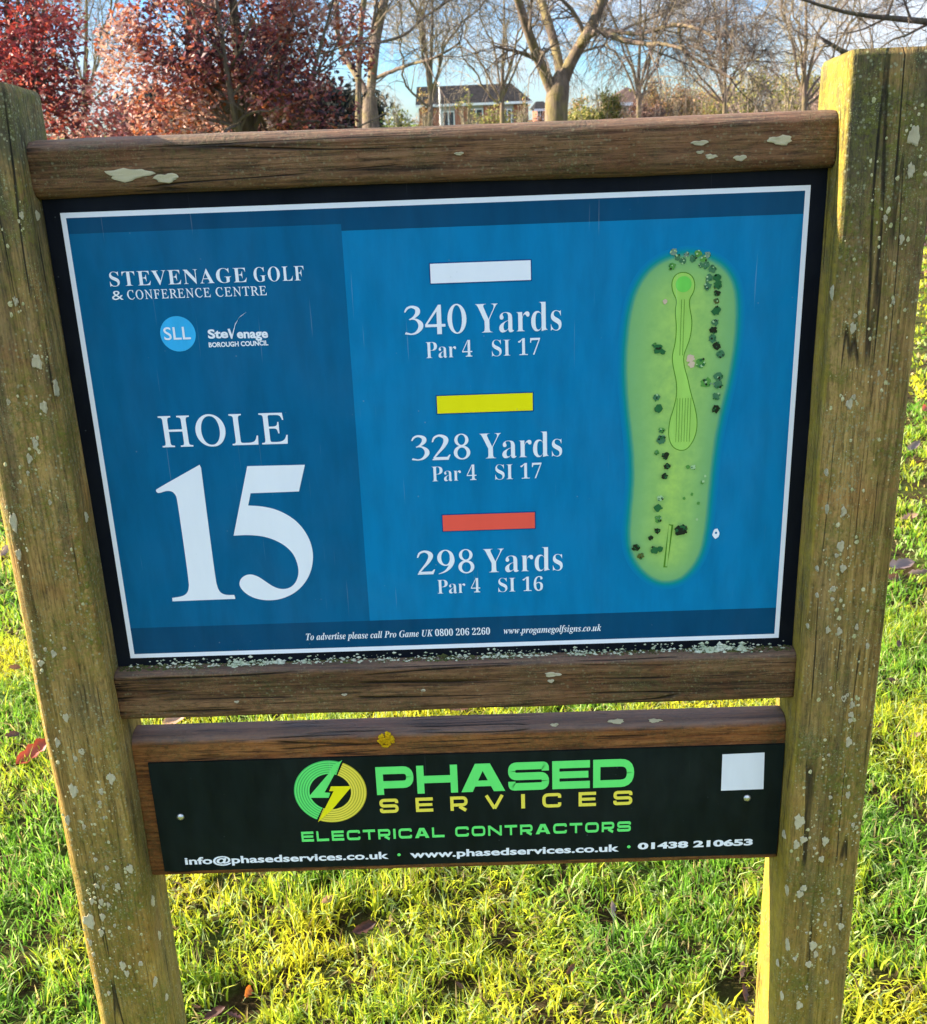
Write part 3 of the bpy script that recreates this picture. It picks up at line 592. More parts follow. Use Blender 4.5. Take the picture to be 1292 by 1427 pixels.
trees = [(0.2893, 0.5277, 0.0045, 0), (0.2937, 0.5213, 0.0038, 1), (0.2876, 0.5105, 0.0045, 2), (0.3002, 0.5164, 0.0038, 1), (0.3047, 0.524, 0.0032, 0), (0.3128, 0.519, 0.0045, 1), (0.319, 0.5251, 0.0044, 2), (0.3256, 0.5186, 0.0044, 2), (0.3302, 0.5231, 0.0038, 0), (0.3291, 0.5106, 0.0044, 1), (0.3366, 0.5056, 0.0045, 1), (0.3227, 0.5108, 0.0032, 1), (0.3431, 0.4959, 0.0048, 4), (0.3329, 0.4947, 0.0045, 1), (0.3317, 0.4852, 0.0045, 1), (0.3439, 0.4864, 0.0051, 4), (0.3437, 0.4759, 0.0042, 5), (0.3431, 0.4666, 0.0039, 3), (0.3433, 0.455, 0.0055, 4), (0.3433, 0.4407, 0.0045, 1), (0.3411, 0.431, 0.0046, 5), (0.3403, 0.4202, 0.0052, 1), (0.3462, 0.4111, 0.0049, 5), (0.3516, 0.4, 0.005, 1), (0.2727, 0.4094, 0.0059, 4), (0.2786, 0.4059, 0.0033, 4), (0.2686, 0.4145, 0.0033, 2), (0.3265, 0.3899, 0.0065, 2), (0.3351, 0.3637, 0.0066, 2), (0.3496, 0.3716, 0.0056, 1), (0.3501, 0.3615, 0.0059, 1), (0.3481, 0.3462, 0.005, 1), (0.3482, 0.3298, 0.0053, 5), (0.2726, 0.3472, 0.0046, 1), (0.2756, 0.3334, 0.0053, 4), (0.2804, 0.3038, 0.004, 2), (0.2797, 0.2915, 0.0061, 1), (0.2744, 0.2741, 0.0034, 2), (0.2857, 0.2694, 0.0048, 5), (0.2885, 0.2551, 0.0041, 5), (0.2855, 0.2416, 0.0041, 5), (0.2805, 0.2109, 0.0041, 6), (0.2781, 0.1982, 0.0051, 4), (0.2785, 0.1816, 0.0048, 2), (0.2775, 0.1656, 0.0045, 5), (0.2697, 0.1558, 0.0035, 5), (0.2498, 0.1422, 0.0049, 5), (0.257, 0.1298, 0.0049, 3), (0.2751, 0.1379, 0.0056, 4), (0.2824, 0.1392, 0.0042, 4), (0.3092, 0.1649, 0.0083, 5), (0.3143, 0.1673, 0.0042, 3), (0.3158, 0.253, 0.0027, 2), (0.3226, 0.2528, 0.0031, 6), (0.3354, 0.2308, 0.0024, 2), (0.3122, 0.2098, 0.002, 2), (0.3223, 0.2149, 0.0021, 2), (0.3314, 0.2018, 0.0021, 2), (0.3385, 0.2397, 0.0017, 6), (0.3364, 0.2326, 0.0017, 6), (0.3298, 0.1798, 0.0017, 6), (0.2799, 0.4679, 0.0030, 7), (0.3138, 0.3963, 0.0056, 7), (0.3158, 0.3885, 0.0046, 7)]
def blob(cx, cz, r, n=13, a=0.3):
    ph = random.random() * 6
    return [(cx + r * (1 + random.uniform(-a, a)) * math.cos(ph + 6.2832 * i / n), cz + r * (1 + random.uniform(-a, a)) * math.sin(ph + 6.2832 * i / n)) for i in range(n)]
bytype = {}
for j, (x, z, r, ty) in enumerate(trees):
    bytype.setdefault(ty, []).append([blob(x, z, r * 0.98)])
    if r > 0.003 and ty != 7:                  # darker and lighter flecks inside each printed tree
        for _ in range(7):
            a = random.random() * 6.28; q = r * math.sqrt(random.random()) * 0.95
            bytype.setdefault(random.choice([5, 4, 1, 0, 6] if ty < 4 else [5, 4, 3, 4]), []).append([blob(x + q * math.cos(a), z + q * math.sin(a), r * random.uniform(0.14, 0.30), 7)])
for ty, g in bytype.items():
    o = flat('map_tree', g, -0.0014 - 0.0001 * ty, M['t%d' % ty], panel, 'printed tree symbols of the hole map'); o['kind'] = 'stuff'
    if ty in (0, 1, 2, 3, 4, 5, 6): pass
flat('white_fleck', [[(q[0], 0.158 + (q[1] - 0.158) * 1.6) for q in blob(0.3564, 0.1580, 0.0045, 14, 0.12)], blob(0.3566, 0.1590, 0.0016, 8, 0.2)], -0.0012, M['white'], panel, 'white dropping stuck right of the map')

# --- sponsor plate lettering: square extended capitals drawn as strokes
def fillet(pts, rad, closed=False):
    out = []; n = len(pts)
    for i, p in enumerate(pts):
        r = rad[i] if isinstance(rad, (list, tuple)) else rad
        if (not closed and i in (0, n - 1)) or r <= 0: out.append(np.array(p, float)); continue
        p = np.array(p, float); a = np.array(pts[i - 1], float) - p; b = np.array(pts[(i + 1) % n], float) - p
        la, lb = np.linalg.norm(a), np.linalg.norm(b); rr = min(r, la * 0.5, lb * 0.5); a = p + a / la * rr; b = p + b / lb * rr
        for q in range(6):
            t_ = q / 5; out.append((1 - t_) ** 2 * a + 2 * t_ * (1 - t_) * p + t_ * t_ * b)
    return out
def stroke(pts, w_, rad=0.0, closed=False):
    P = fillet(pts, rad, closed); n = len(P); Lf = []; Rt = []
    for i in range(n):
        a = P[i - 1] if (closed or i > 0) else None; b = P[(i + 1) % n] if (closed or i < n - 1) else None
        d1 = (P[i] - a) if a is not None else (b - P[i]); d2 = (b - P[i]) if b is not None else d1
        if np.linalg.norm(d1) < 1e-7: d1 = d2
        if np.linalg.norm(d2) < 1e-7: d2 = d1
        d1 = d1 / np.linalg.norm(d1); d2 = d2 / np.linalg.norm(d2)
        n1 = np.array([-d1[1], d1[0]]); n2_ = np.array([-d2[1], d2[0]]); mm = n1 + n2_; mm /= np.linalg.norm(mm); mm = mm / max(0.5, mm @ n1)
        Lf.append(P[i] + mm * w_ / 2); Rt.append(P[i] - mm * w_ / 2)
    return [('q', Lf[i], Rt[i], Rt[(i + 1) % n], Lf[(i + 1) % n]) for i in range(n if closed else n - 1)]
def glyph(ch, a, w_):
    h = w_ / 2; r = 0.30; T = 1 - h; S = []
    if ch == 'I': return w_ * 1.15, [stroke([(w_ * 0.575, 0), (w_ * 0.575, 1)], w_ * 1.15)]
    if ch in 'PR':
        S.append(stroke([(h, 0), (h, 1)], w_)); mid = 0.36 if ch == 'P' else 0.40
        S.append(stroke([(w_, T), (a - h, T), (a - h, mid), (w_, mid)], w_, [0, r, r, 0]))
        if ch == 'R': S.append(stroke([(a * 0.52, mid - h), (a - h * 1.1, 0)], w_ * 1.05))
    elif ch == 'H': S = [stroke([(h, 0), (h, 1)], w_), stroke([(a - h, 0), (a - h, 1)], w_), stroke([(w_, 0.5), (a - w_, 0.5)], w_)]
    elif ch == 'E': S = [stroke([(h, 0), (h, 1)], w_), stroke([(w_, T), (a, T)], w_ * 1.0), stroke([(w_, 0.5), (a * 0.96, 0.5)], w_ * 0.92), stroke([(w_, h), (a, h)], w_)]
    elif ch == 'L': S = [stroke([(h, 0), (h, 1)], w_), stroke([(w_, h), (a, h)], w_)]
    elif ch == 'T': S = [stroke([(0, T), (a, T)], w_), stroke([(a / 2, 0), (a / 2, 1 - w_)], w_)]
    elif ch == 'D': S = [stroke([(h, h), (a - h, h), (a - h, T), (h, T)], w_, [0, r + .08, r + .08, 0], True)]
    elif ch == 'O': S = [stroke([(h, h), (a - h, h), (a - h, T), (h, T)], w_, r, True)]
    elif ch == 'C': S = [stroke([(a - h, 0.34), (a - h, h), (h, h), (h, T), (a - h, T), (a - h, 0.66)], w_, r)]
    elif ch == 'S': S = [stroke([(a - h, 0.68), (a - h, T), (h, T), (h, 0.5), (a - h, 0.5), (a - h, h), (h, h), (h, 0.32)], w_, [0, .28, .3, .3, .3, .3, .28, 0])]
    elif ch == 'N': S = [stroke([(h, 0), (h, 1)], w_), stroke([(a - h, 0), (a - h, 1)], w_), stroke([(h, 1 - h * .6), (a - h, h * .6)], w_)]
    elif ch == 'V': S = [stroke([(h * .9, 1), (a / 2, h * 0.6)], w_), stroke([(a - h * .9, 1), (a / 2, h * 0.6)], w_)]
    elif ch == 'A': S = [[('loop', [(0, 0), (.33 * a, 1), (.67 * a, 1), (a, 0), (.74 * a, 0), (.68 * a, .19), (.32 * a, .19), (.26 * a, 0)], [(.39 * a, .40), (.61 * a, .40), (.5 * a, .74)])]]
    return a, S
def strokes_text(body, x0, x1, z0, z1, cap, w_, y, mat, parent, lab, gap=0.16, wid=1.5, spacew=0.7, stretch=1.0):
    cur = 0; items = []
    for ch in body:
        if ch == ' ': cur += spacew; continue
        adv, S = glyph(ch, wid * (0.92 if ch in 'EPRLT' else 1.08 if ch == 'A' else 1.0), w_); items.append((cur, S)); cur += adv + gap
    tot = cur - gap; V = []; F = []; k = 0
    for off, S in items:
        for st in S:
            k += 1
            for e in st:
                loops = [[e[1], e[2], e[3], e[4]]] if e[0] == 'q' else [e[1], e[2]]
                b = len(V); flatp = [p for l in loops for p in l]
                for p in flatp:
                    u = (off + p[0]) / tot; V.append((x0 + (x1 - x0) * u, y - 0.00003 * (k % 5), ZP + z0 + (z1 - z0) * u + p[1] * cap))
                if e[0] == 'q': tris = [(0, 1, 2), (0, 2, 3)]
                else: tris = tessellate_polygon([[Vector((p[0], p[1], 0)) for p in l] for l in loops])
                for tr in tris:
                    a_, c_, d_ = (V[b + i] for i in tr); cr = (c_[0] - a_[0]) * (d_[2] - a_[2]) - (c_[2] - a_[2]) * (d_[0] - a_[0])
                    F.append(tuple(b + i for i in (tr if cr > 0 else tr[::-1])))
    return mobj('lettering', mesh_np('lettering', np.array(V), np.array(F), mat), parent, label=lab)
YP = -0.0042
strokes_text('PHASED', -0.1204, 0.2538, -0.2335, -0.2320, 0.0475, 0.265, YP, M['green'], plate, 'large green word PHASED', 0.12, 1.5)
_w = [1.25 * (0.92 if c_ in 'EPRLT' else 0.2 if c_ == 'I' else 1.0) for c_ in 'SERVICES']; _tot = sum(_w) + 1.15 * 7; _cur = 0
for c_, w1 in zip('SERVICES', _w):
    xa_, xb_ = -0.1180 + 0.370 * _cur / _tot, -0.1180 + 0.370 * (_cur + w1) / _tot; _cur += w1 + 1.15
    strokes_text(c_, xa_, xb_, -0.2650 + 0.002 * (xa_ + 0.118) / 0.37, -0.2650 + 0.002 * (xb_ + 0.118) / 0.37, 0.0245, 0.215, YP, M['yell'], plate, 'yellow letter %s of the spaced word' % c_, 0.1, 1.25)
strokes_text('ELECTRICAL', -0.2372, -0.0250, -0.3112, -0.3103, 0.0178, 0.25, YP, M['green'], plate, 'green word ELECTRICAL', 0.34, 1.6)
strokes_text('CONTRACTORS', -0.0090, 0.2507, -0.3103, -0.3095, 0.0178, 0.25, YP, M['green'], plate, 'green word CONTRACTORS', 0.34, 1.6)

text('info@phasedservices.co.uk', -0.4157, -0.1100, -0.3462, 0.0128, YP, M['white'], plate, 0.028, 0, -0.3460, 'white e-mail address', refs='H')
text('www.phasedservices.co.uk', -0.0779, 0.2338, -0.3460, 0.0128, YP, M['white'], plate, 0.030, 0, -0.3448, 'white web address', refs='H')
text('01438 210653', 0.2616, 0.4322, -0.3425, 0.0118, YP, M['white'], plate, 0.045, 0, -0.3408, 'white telephone number', refs='0')
flat('bullet_dot', [cir(-0.0944, -0.3393, 0.0026, 16)], YP, M['green'], plate); flat('bullet_dot', [cir(0.2483, -0.3370, 0.0026, 16)], YP, M['green'], plate)
flat('blank_sticker', [[(0.3801, -0.1821), (0.4405, -0.1811), (0.4425, -0.2429), (0.3809, -0.2436)]], YP, M['sticker'], plate, 'plain white square sticker')
# swirl logo
LC = (-0.1883, -0.2253); RO, RI = 0.0530, 0.0303
def arc_band(r0, r1, a0, a1, n=48):
    th = [R(a0 + (a1 - a0) * i / n) for i in range(n + 1)]
    return [(LC[0] + r1 * math.cos(t_), LC[1] + r1 * math.sin(t_)) for t_ in th] + [(LC[0] + r0 * math.cos(t_), LC[1] + r0 * math.sin(t_)) for t_ in reversed(th)]
flat('logo_ring', [arc_band(RI, RO, 69, 243.5)], YP, M['green_d'], plate, 'dark green half of the ringed logo')
flat('logo_ring', [arc_band(RI, RO, 65.5, -113.5)], YP, M['yell_d'], plate, 'dark yellow half of the ringed logo')
step = (RO - RI) / 6
flat('logo_ring', [[arc_band(RI + i * step + 0.0002, RI + i * step + step * 0.70, 69, 243.5)] for i in range(6)], YP - 0.0003, M['green'], plate, 'concentric green lines of the logo')
flat('logo_ring', [[arc_band(RI + i * step + 0.0002, RI + i * step + step * 0.70, 65.5, -113.5)] for i in range(6)], YP - 0.0003, M['yell'], plate, 'concentric yellow lines of the logo')
flat('logo_bolt', [[(-0.1668, -0.172), (-0.1966, -0.2258), (-0.1884, -0.2267), (-0.1915, -0.2352), (-0.2198, -0.2342), (-0.2191, -0.2308), (-0.1894, -0.1954), (-0.1804, -0.1799)]], YP - 0.0007, M['green'], plate, 'green lightning half')
flat('logo_bolt', [[(-0.2106, -0.2769), (-0.1833, -0.224), (-0.1897, -0.2238), (-0.1866, -0.2159), (-0.1579, -0.2163), (-0.1586, -0.2197), (-0.1872, -0.255)]], YP - 0.0007, M['yellb'], plate, 'yellow lightning half')
def dome(name, x, z, r, h_, parent, y=-0.0036):
    V = []; F = []; n, k = 20, 6
    for i in range(k):
        a = i / k * math.pi / 2
        for j in range(n):
            t_ = 6.28318 * j / n; V.append((x + r * math.cos(a) * math.cos(t_), y - h_ * math.sin(a), ZP + z + r * math.cos(a) * math.sin(t_)))
    V.append((x, y - h_, ZP + z)); c = len(V) - 1
    Q = [(i * n + j, i * n + (j + 1) % n, (i + 1) * n + (j + 1) % n, (i + 1) * n + j) for i in range(k - 1) for j in range(n)]
    T = [((k - 1) * n + j, (k - 1) * n + (j + 1) % n, c) for j in range(n)]
    return mobj(name, mesh_np(name, np.array(V), [np.array(Q), np.array(T)], M['metal'], smooth=True), parent)
dome('screw', -0.4124, -0.2614, 0.0056, 0.0035, plate); dome('screw', 0.4198, -0.2578, 0.0056, 0.0035, plate)

# --- lichen rosettes, one by one
def lichen_mesh(seed, n=22):
    r_ = random.Random(seed); V = [(0, -0.35, 0)]; ph = r_.random() * 6; rim = [1 + 0.16 * math.sin(3 * 6.28318 * i / n + ph) + 0.08 * math.sin(7 * 6.28318 * i / n + ph * 2) + r_.uniform(-0.14, 0.10) for i in range(n)]
    for k, (q, y) in enumerate(((0.45, -0.45), (0.80, -1.0), (1.0, 0.3))):
        for i in range(n):
            th = 6.28318 * i / n; rr = q * rim[i]; V.append((rr * math.cos(th), y + r_.uniform(-.35, .35) * (k < 2), rr * math.sin(th)))
    T = [(0, 1 + i, 1 + (i + 1) % n) for i in range(n)]; Q = [(1 + k * n + i, 1 + (k + 1) * n + i, 1 + (k + 1) * n + (i + 1) % n, 1 + k * n + (i + 1) % n) for k in (0, 1) for i in range(n)]
    return np.array(V), [np.array(T), np.array(Q)]
LV = []
for s in range(6):
    V, F = lichen_mesh(s); LV.append(mesh_np('lichen', V, F, M['lichen'], smooth=True)); 
LVG = [mesh_np('lichen', *lichen_mesh(s + 10), M['lichen_g'], smooth=True) for s in range(3)]
LVY = mesh_np('lichen', *lichen_mesh(31, 22), M['lichen_y'], smooth=True)
def lichen(px, py, w_, h_, parent, Y=None, X=None, me=None, thick=0.0016, face='front'):
    if Y is not None: p = at(px, py, Y); s = 1.0 / 1500 * (Y - CAM[1]) * 1.06
    else: p = atx(px, py, X); s = 1.0 / 1500 * (p[1] - CAM[1]) * 1.06
    o = bpy.data.objects.new('lichen', me or random.choice(LV)); o.location = p
    o.scale = (w_ * s / 2, thick, h_ * s / 2)
    if X is not None: o.rotation_euler = (0, 0, R(90) if X < 0 else R(-90)); o.scale = (w_ * s, thick, h_ * s / 2)
    link(o, parent); return o
YF = PY0 - 0.0008
left_f = [(51, 505, 14, 20), (61, 567, 10, 16), (49, 618, 8, 16), (41, 639, 8, 14), (19, 728, 11, 28), (26, 773, 8, 17), (39, 659, 4, 7), (75, 911, 9, 12), (57, 924, 9, 10), (63, 905, 5, 6), (90, 903, 5, 6), (92, 1000, 10, 15), (80, 1035, 8, 16), (114, 1047, 10, 12), (105, 1057, 6, 10), (155, 1085, 11, 20), (102, 1102, 13, 25), (141, 1103, 7, 12), (139, 1119, 6, 8), (145, 1140, 4, 6), (94, 1143, 8, 18), (117, 1152, 6, 9), (181, 1211, 11, 16), (164, 1235, 8, 11), (149, 1210, 6, 10), (133, 1198, 6, 8), (134, 1234, 6, 8), (144, 1237, 4, 11), (128, 1256, 7, 13), (141, 1257, 8, 12), (151, 1261, 6, 9), (143, 1278, 8, 15), (124, 1284, 19, 28), (141, 1300, 8, 16), (126, 1314, 6, 11), (171, 1346, 10, 18), (177, 1357, 8, 12), (196, 1343, 8, 9), (149, 1353, 5, 12), (152, 1384, 5, 9), (30, 300, 6, 10), (22, 420, 6, 12), (12, 560, 6, 9), (70, 700, 5, 8), (130, 1330, 5, 8), (160, 1290, 5, 7)]
left_i = [(78, 542, 7, 24), (213, 1256, 6, 20), (222, 1303, 4, 17), (216, 1368, 9, 13), (52, 300, 5, 12), (120, 720, 4, 14), (232, 1390, 5, 12)]
right_f = [(1190, 553, 5, 7), (1184, 563, 9, 14), (1176, 713, 8, 14), (1172, 761, 10, 16), (1166, 774, 6, 6), (1175, 792, 9, 12), (1161, 821, 8, 9), (1160, 835, 6, 6), (1154, 878, 7, 10), (1170, 880, 8, 12), (1194, 874, 5, 10), (1209, 900, 5, 10), (1176, 973, 9, 12), (1181, 968, 5, 6), (1188, 982, 7, 10), (1158, 959, 4, 5), (1186, 996, 8, 9), (1185, 1004, 7, 8), (1183, 1034, 10, 16), (1155, 1052, 5, 5), (1157, 1111, 6, 8), (1182, 1108, 7, 12), (1170, 1132, 5, 8), (1189, 1150, 5, 10), (1114, 1145, 16, 26), (1120, 1170, 12, 12), (1110, 1177, 10, 16), (1150, 1172, 11, 18), (1145, 1197, 9, 12), (1135, 1182, 5, 5), (1173, 1205, 4, 5), (1120, 1238, 11, 11), (1115, 1246, 11, 14), (1172, 1291, 9, 13), (1133, 1318, 12, 19), (1137, 1330, 8, 13), (1162, 1325, 5, 16), (1127, 1344, 10, 13), (1108, 1336, 7, 7), (1152, 1368, 7, 9), (1124, 1375, 5, 5), (1114, 1401, 12, 16), (1146, 1254, 5, 10), (1150, 1288, 5, 10), (1124, 1300, 4, 4), (1172, 1262, 4, 4), (1141, 1274, 4, 4), (1274, 190, 15, 24), (1270, 237, 9, 18), (1234, 304, 5, 9), (1257, 333, 6, 13), (1189, 457, 8, 15), (1192, 440, 5, 6), (1245, 420, 4, 10), (1225, 520, 4, 8)]
right_i = [(1160, 407, 5, 18), (1152, 658, 6, 10), (1153, 709, 6, 14), (1139, 792, 6, 7), (1139, 829, 5, 6), (1126, 872, 5, 7), (1098, 1317, 9, 22), (1084, 1342, 6, 12), (1090, 1388, 8, 15), (1097, 1240, 8, 16), (1093, 1163, 8, 12)]
for a in left_f: lichen(*a, posts[0], Y=YF)
for a in left_i: lichen(*a, posts[0], X=-0.4688)
for a in right_f: lichen(*a, posts[1], Y=YF)
for a in right_i: lichen(*a, posts[1], X=0.4688)
for a in [(178, 243, 56, 15), (232, 248, 32, 11), (976, 199, 22, 6), (991, 218, 15, 6), (1032, 220, 17, 7), (1088, 195, 30, 11), (976, 212, 10, 4), (640, 214, 12, 4)]: lichen(*a, rail1, Y=-0.0218, thick=0.0012)
for a in [(770, 940, 25, 7), (768, 949, 10, 5), (330, 978, 8, 3), (590, 962, 7, 3), (480, 968, 9, 3)]: lichen(*a, rail2, Y=-0.0213)
for a in [(715, 1017, 26, 9), (773, 1010, 13, 5), (859, 1005, 24, 7), (913, 1004, 20, 6), (830, 1019, 37, 12), (791, 1021, 9, 4)]:
    o = lichen(*a, board, Y=0.0060, thick=0.0012); o.rotation_euler = (R(-42), 0, 0)
p = at(538, 1030, 0.0030)
V, F = [], []
for k in range(70):
    a = random.random() * 6.28; q = 0.0105 * math.sqrt(random.random()); r_ = random.uniform(0.0016, 0.0034); b = len(V)
    cx, cz = q * math.cos(a), q * math.sin(a) * 1.1
    V.append((cx, -0.0045 - random.random() * 0.002, cz))
    for i in range(7): V.append((cx + r_ * math.cos(i * 0.8976) * random.uniform(.7, 1.2), -0.001 - random.random() * 0.002, cz + r_ * math.sin(i * 0.8976) * random.uniform(.7, 1.2)))
    F += [(b, b + 1 + i, b + 1 + (i + 1) % 7) for i in range(7)]
o = mobj('lichen', mesh_np('lichen', np.array(V), np.array(F), M['lichen_y']), board, label='bright yellow rosette of lichen on the board top'); o.location = p
def flecks(lst, parent, n, x0, x1, seed):
    g = random.Random(seed); V = []; F = []
    for _ in range(n):
        if g.random() < 0.7:
            a = g.choice(lst); p = at(a[0] + g.gauss(0, 9), a[1] + g.gauss(0, 16), YF)
        else: p = (g.uniform(x0, x1), 0, g.uniform(0.15, ZP + 0.70))
        if not (x0 < p[0] < x1) or p[2] > ZP + .73: continue
        r_ = 0.0006 + 0.0024 * g.random() ** 2.5; b = len(V); ph = g.random() * 6; V.append((p[0], YF - 0.0007, p[2]))
        for i in range(7): V.append((p[0] + r_ * g.uniform(.6, 1.2) * math.cos(ph + i * .8976), YF + 0.0006, p[2] + 1.35 * r_ * g.uniform(.6, 1.2) * math.sin(ph + i * .8976)))
        F += [(b, b + 1 + i, b + 1 + (i + 1) % 7) for i in range(7)]
    mobj('lichen_flecks', mesh_np('lichen_flecks', np.array(V), np.array(F), M['lichen_f'], smooth=True), parent, kind='stuff', label='small pale flecks of crust lichen scattered down the post')
M['lichen_f'] = lichen_mat('fleck_lichen', (0.70, 0.62, 0.36, 1), (0.30, 0.28, 0.11, 1))
flecks(left_f, posts[0], 480, -0.566, -0.474, 5); flecks(right_f, posts[1], 560, 0.474, 0.570, 6)
# crumbs of grey lichen heaped where the panel meets the lower rail
M['moss_d'] = lichen_mat('dark_moss', (0.10, 0.115, 0.035, 1), (0.035, 0.032, 0.014, 1))
def crumbs():
    V = []; F = []; g = random.Random(4)
    cl = [(x, 3) for x in (240, 268, 300, 325, 343, 382, 430, 462, 500, 540, 600, 640, 655, 680, 700, 710, 750, 800, 812, 860, 925, 970, 985, 995, 1012, 1034)]
    for _ in range(1300):
        px, sp = g.choice(cl); px = px + g.gauss(0, 10) if g.random() < 0.75 else g.uniform(180, 1090)
        big = 1.7 if 325 < px < 400 or 970 < px < 1035 else 1.0
        y = g.choice([-0.0015, -0.003, -0.006, -0.010]) * g.uniform(0.6, 1.3); X = at(px, 925, 0)[0]
        z = ZP - 0.0135 - max(0, -y - 0.008) * 0.4 + (g.random() ** 3) * 0.010 * (y > -0.004); s = (0.0006 + 0.0022 * g.random() ** 2.2) * big; b = len(V)
        pts = [(0, -1, 0), (0, 1, 0), (1, 0, 0), (-1, 0, 0), (0, 0, 1), (0, 0, -1)]
        for q in pts: V.append((X + q[0] * s * g.uniform(.7, 1.7), y + q[1] * s * 0.6 * g.uniform(.6, 1.2), z + s * 0.4 + q[2] * s * g.uniform(.5, 1.0)))
        F += [(b, b + 2, b + 4), (b, b + 4, b + 3), (b, b + 3, b + 5), (b, b + 5, b + 2), (b + 1, b + 4, b + 2), (b + 1, b + 3, b + 4), (b + 1, b + 5, b + 3), (b + 1, b + 2, b + 5)]
    V2 = []; F2 = []
    for _ in range(1500):
        X = g.uniform(-0.466, 0.466); d_ = n2(np.array([X]), np.array([0.0]), 30.0, 5)[0]; y = g.uniform(-0.012, -0.0004); s = g.uniform(0.0012, 0.0032) * (0.5 + d_); b = len(V2)
        z = ZP - 0.0140 + (0.0045 * d_ * g.random() if y > -0.004 else 0)
        for q in [(0, -1, 0), (1, 0, 0), (0, 0, 1), (-1, 0, 0)]: V2.append((X + q[0] * s * g.uniform(.6, 1.4), min(y + q[1] * s * .6, -0.0003), z + q[2] * s * g.uniform(.5, 1)))
        F2 += [(b, b + 1, b + 2), (b, b + 2, b + 3)]
    mobj('moss_grime', mesh_np('moss_grime', np.array(V2), np.array(F2), M['moss_d']), rail2, kind='stuff', label='dark green moss and grime along the ledge under the panel')
    mobj('lichen_crumbs', mesh_np('lichen_crumbs', np.array(V), np.array(F), M['lichen_g']), rail2, kind='stuff', label='pale grey green lichen crumbs along the panel foot')
crumbs()

# ------------------------------------------------------------------ fallen leaves
def leaf_mesh(seed, cols):
    g = random.Random(seed); n = 9; V = []; C = []; T = []
    prof = [0.02, 0.42, 0.78, 0.62, 0.98, 0.70, 0.80, 0.42, 0.0]; curl = g.uniform(0.35, 0.8); c1, c2 = cols
    for i in range(n):
        u = i / (n - 1); x = (u - 0.5) * 2
        for s in (-1, 0, 1):
            wv = prof[i] * 0.48 * s * g.uniform(0.85, 1.15)
            V.append((x, wv, curl * (abs(s) * abs(wv) * 1.2 + x * x * 0.4) + g.uniform(-.04, .04))); k = g.random() * 0.6 + (0.3 if s == 0 else 0); C.append([a * (1 - k) + b * k for a, b in zip(c1, c2)])
    Q = []
    for i in range(n - 1):
        for s in (0, 1): Q.append((i * 3 + s, i * 3 + 3 + s, i * 3 + 4 + s, i * 3 + 1 + s))
    b = len(V); V += [(-1, 0.02, 0.1), (-1, -0.02, 0.1), (-1.45, 0.0, 0.02)]; C += [list(c1)] * 3
    return mesh_np('fallen_leaf', np.array(V), [np.array(Q), np.array([(b, b + 1, b + 2)])], M['redleaf'], np.array(C), smooth=True)
RED = ((0.30, 0.03, 0.02), (0.48, 0.10, 0.06)); BRN = ((0.09, 0.035, 0.02), (0.16, 0.08, 0.05)); DRK = ((0.045, 0.018, 0.014), (0.11, 0.04, 0.028)); GRY = ((0.17, 0.12, 0.12), (0.27, 0.20, 0.20)); ORG = ((0.42, 0.10, 0.01), (0.50, 0.17, 0.03)); PNK = ((0.36, 0.19, 0.14), (0.45, 0.28, 0.20))
LEAVES = [(48, 1047, 25, RED, 0.5, 'large red fallen leaf in the grass beside the left post'), (16, 1025, 13, DRK, 1.2, 'dark brown curled leaf near the left edge of the grass'),
    (342, 1384, 13, ORG, 1.5, 'small orange leaf standing in a dark hole below the plate'), (300, 1412, 15, DRK, 0.4, 'dark red leaf at the bottom beside the left post'), (272, 1405, 14, BRN, 2.2, 'brown leaf touching the foot of the left post'), (325, 1418, 12, DRK, 2.7, 'dark leaf half buried below the orange leaf'),
    (246, 1003, 19, PNK, 0.1, 'pale pink leaf seen in the gap below the blue panel'), (642, 987, 17, BRN, 0.2, 'brown leaf seen through the middle of the rail gap'), (700, 984, 15, DRK, 0.6, 'dark leaf just right of the middle of the rail gap'), (735, 983, 13, PNK, 2.9, 'pale leaf in the right half of the rail gap'),
    (1254, 788, 20, GRY, 0.2, 'large grey brown leaf right of the right post'), (1243, 806, 15, BRN, 0.5, 'brown leaf tucked under the large grey leaf'), (1281, 800, 14, GRY, 2.6, 'grey leaf at the right edge level with the panel foot'), (1252, 898, 9, DRK, 1.1, 'small dark red leaf right of the right post'), (1241, 948, 8, BRN, 0.3, 'small brown leaf low on the right strip of grass'),
    (1268, 722, 12, PNK, 0.2, 'pale leaf above the large grey leaf'), (1272, 622, 12, GRY, 0.3, 'grey leaf high on the right strip of grass'), (1286, 570, 12, RED, 1.0, 'reddish leaf at the right edge of the grass'), (1284, 645, 10, BRN, 2.0, 'brown leaf near the right edge'),
    (1036, 1384, 15, DRK, 1.4, 'dark maroon leaf against the right post foot'), (1032, 1352, 12, PNK, 1.2, 'pinkish leaf above the maroon leaf by the right post'), (1044, 1412, 14, BRN, 1.7, 'brown leaf at the bottom by the right post'),
    (852, 1268, 13, GRY, 1.5, 'grey purple leaf under the sponsor plate right half'), (508, 1292, 17, DRK, 0.3, 'dark brown leaf under the swirl logo'), (455, 1255, 12, PNK, 0.9, 'straw coloured leaf under the plate near the logo'), (640, 1375, 12, DRK, 1.9, 'dark leaf in the middle of the lower grass'), (795, 1350, 9, BRN, 0.7, 'small brown leaf low on the right of centre'),
    (5, 768, 12, GRY, 1.4, 'grey leaf at the left edge beside the post'), (20, 930, 9, BRN, 0.9, 'small brown leaf left of the left post'), (1225, 1010, 8, BRN, 0.4, 'small brown leaf close to the right post'), (1275, 1025, 8, PNK, 0.2, 'pinkish leaf at the right edge low down')]
LM = {}
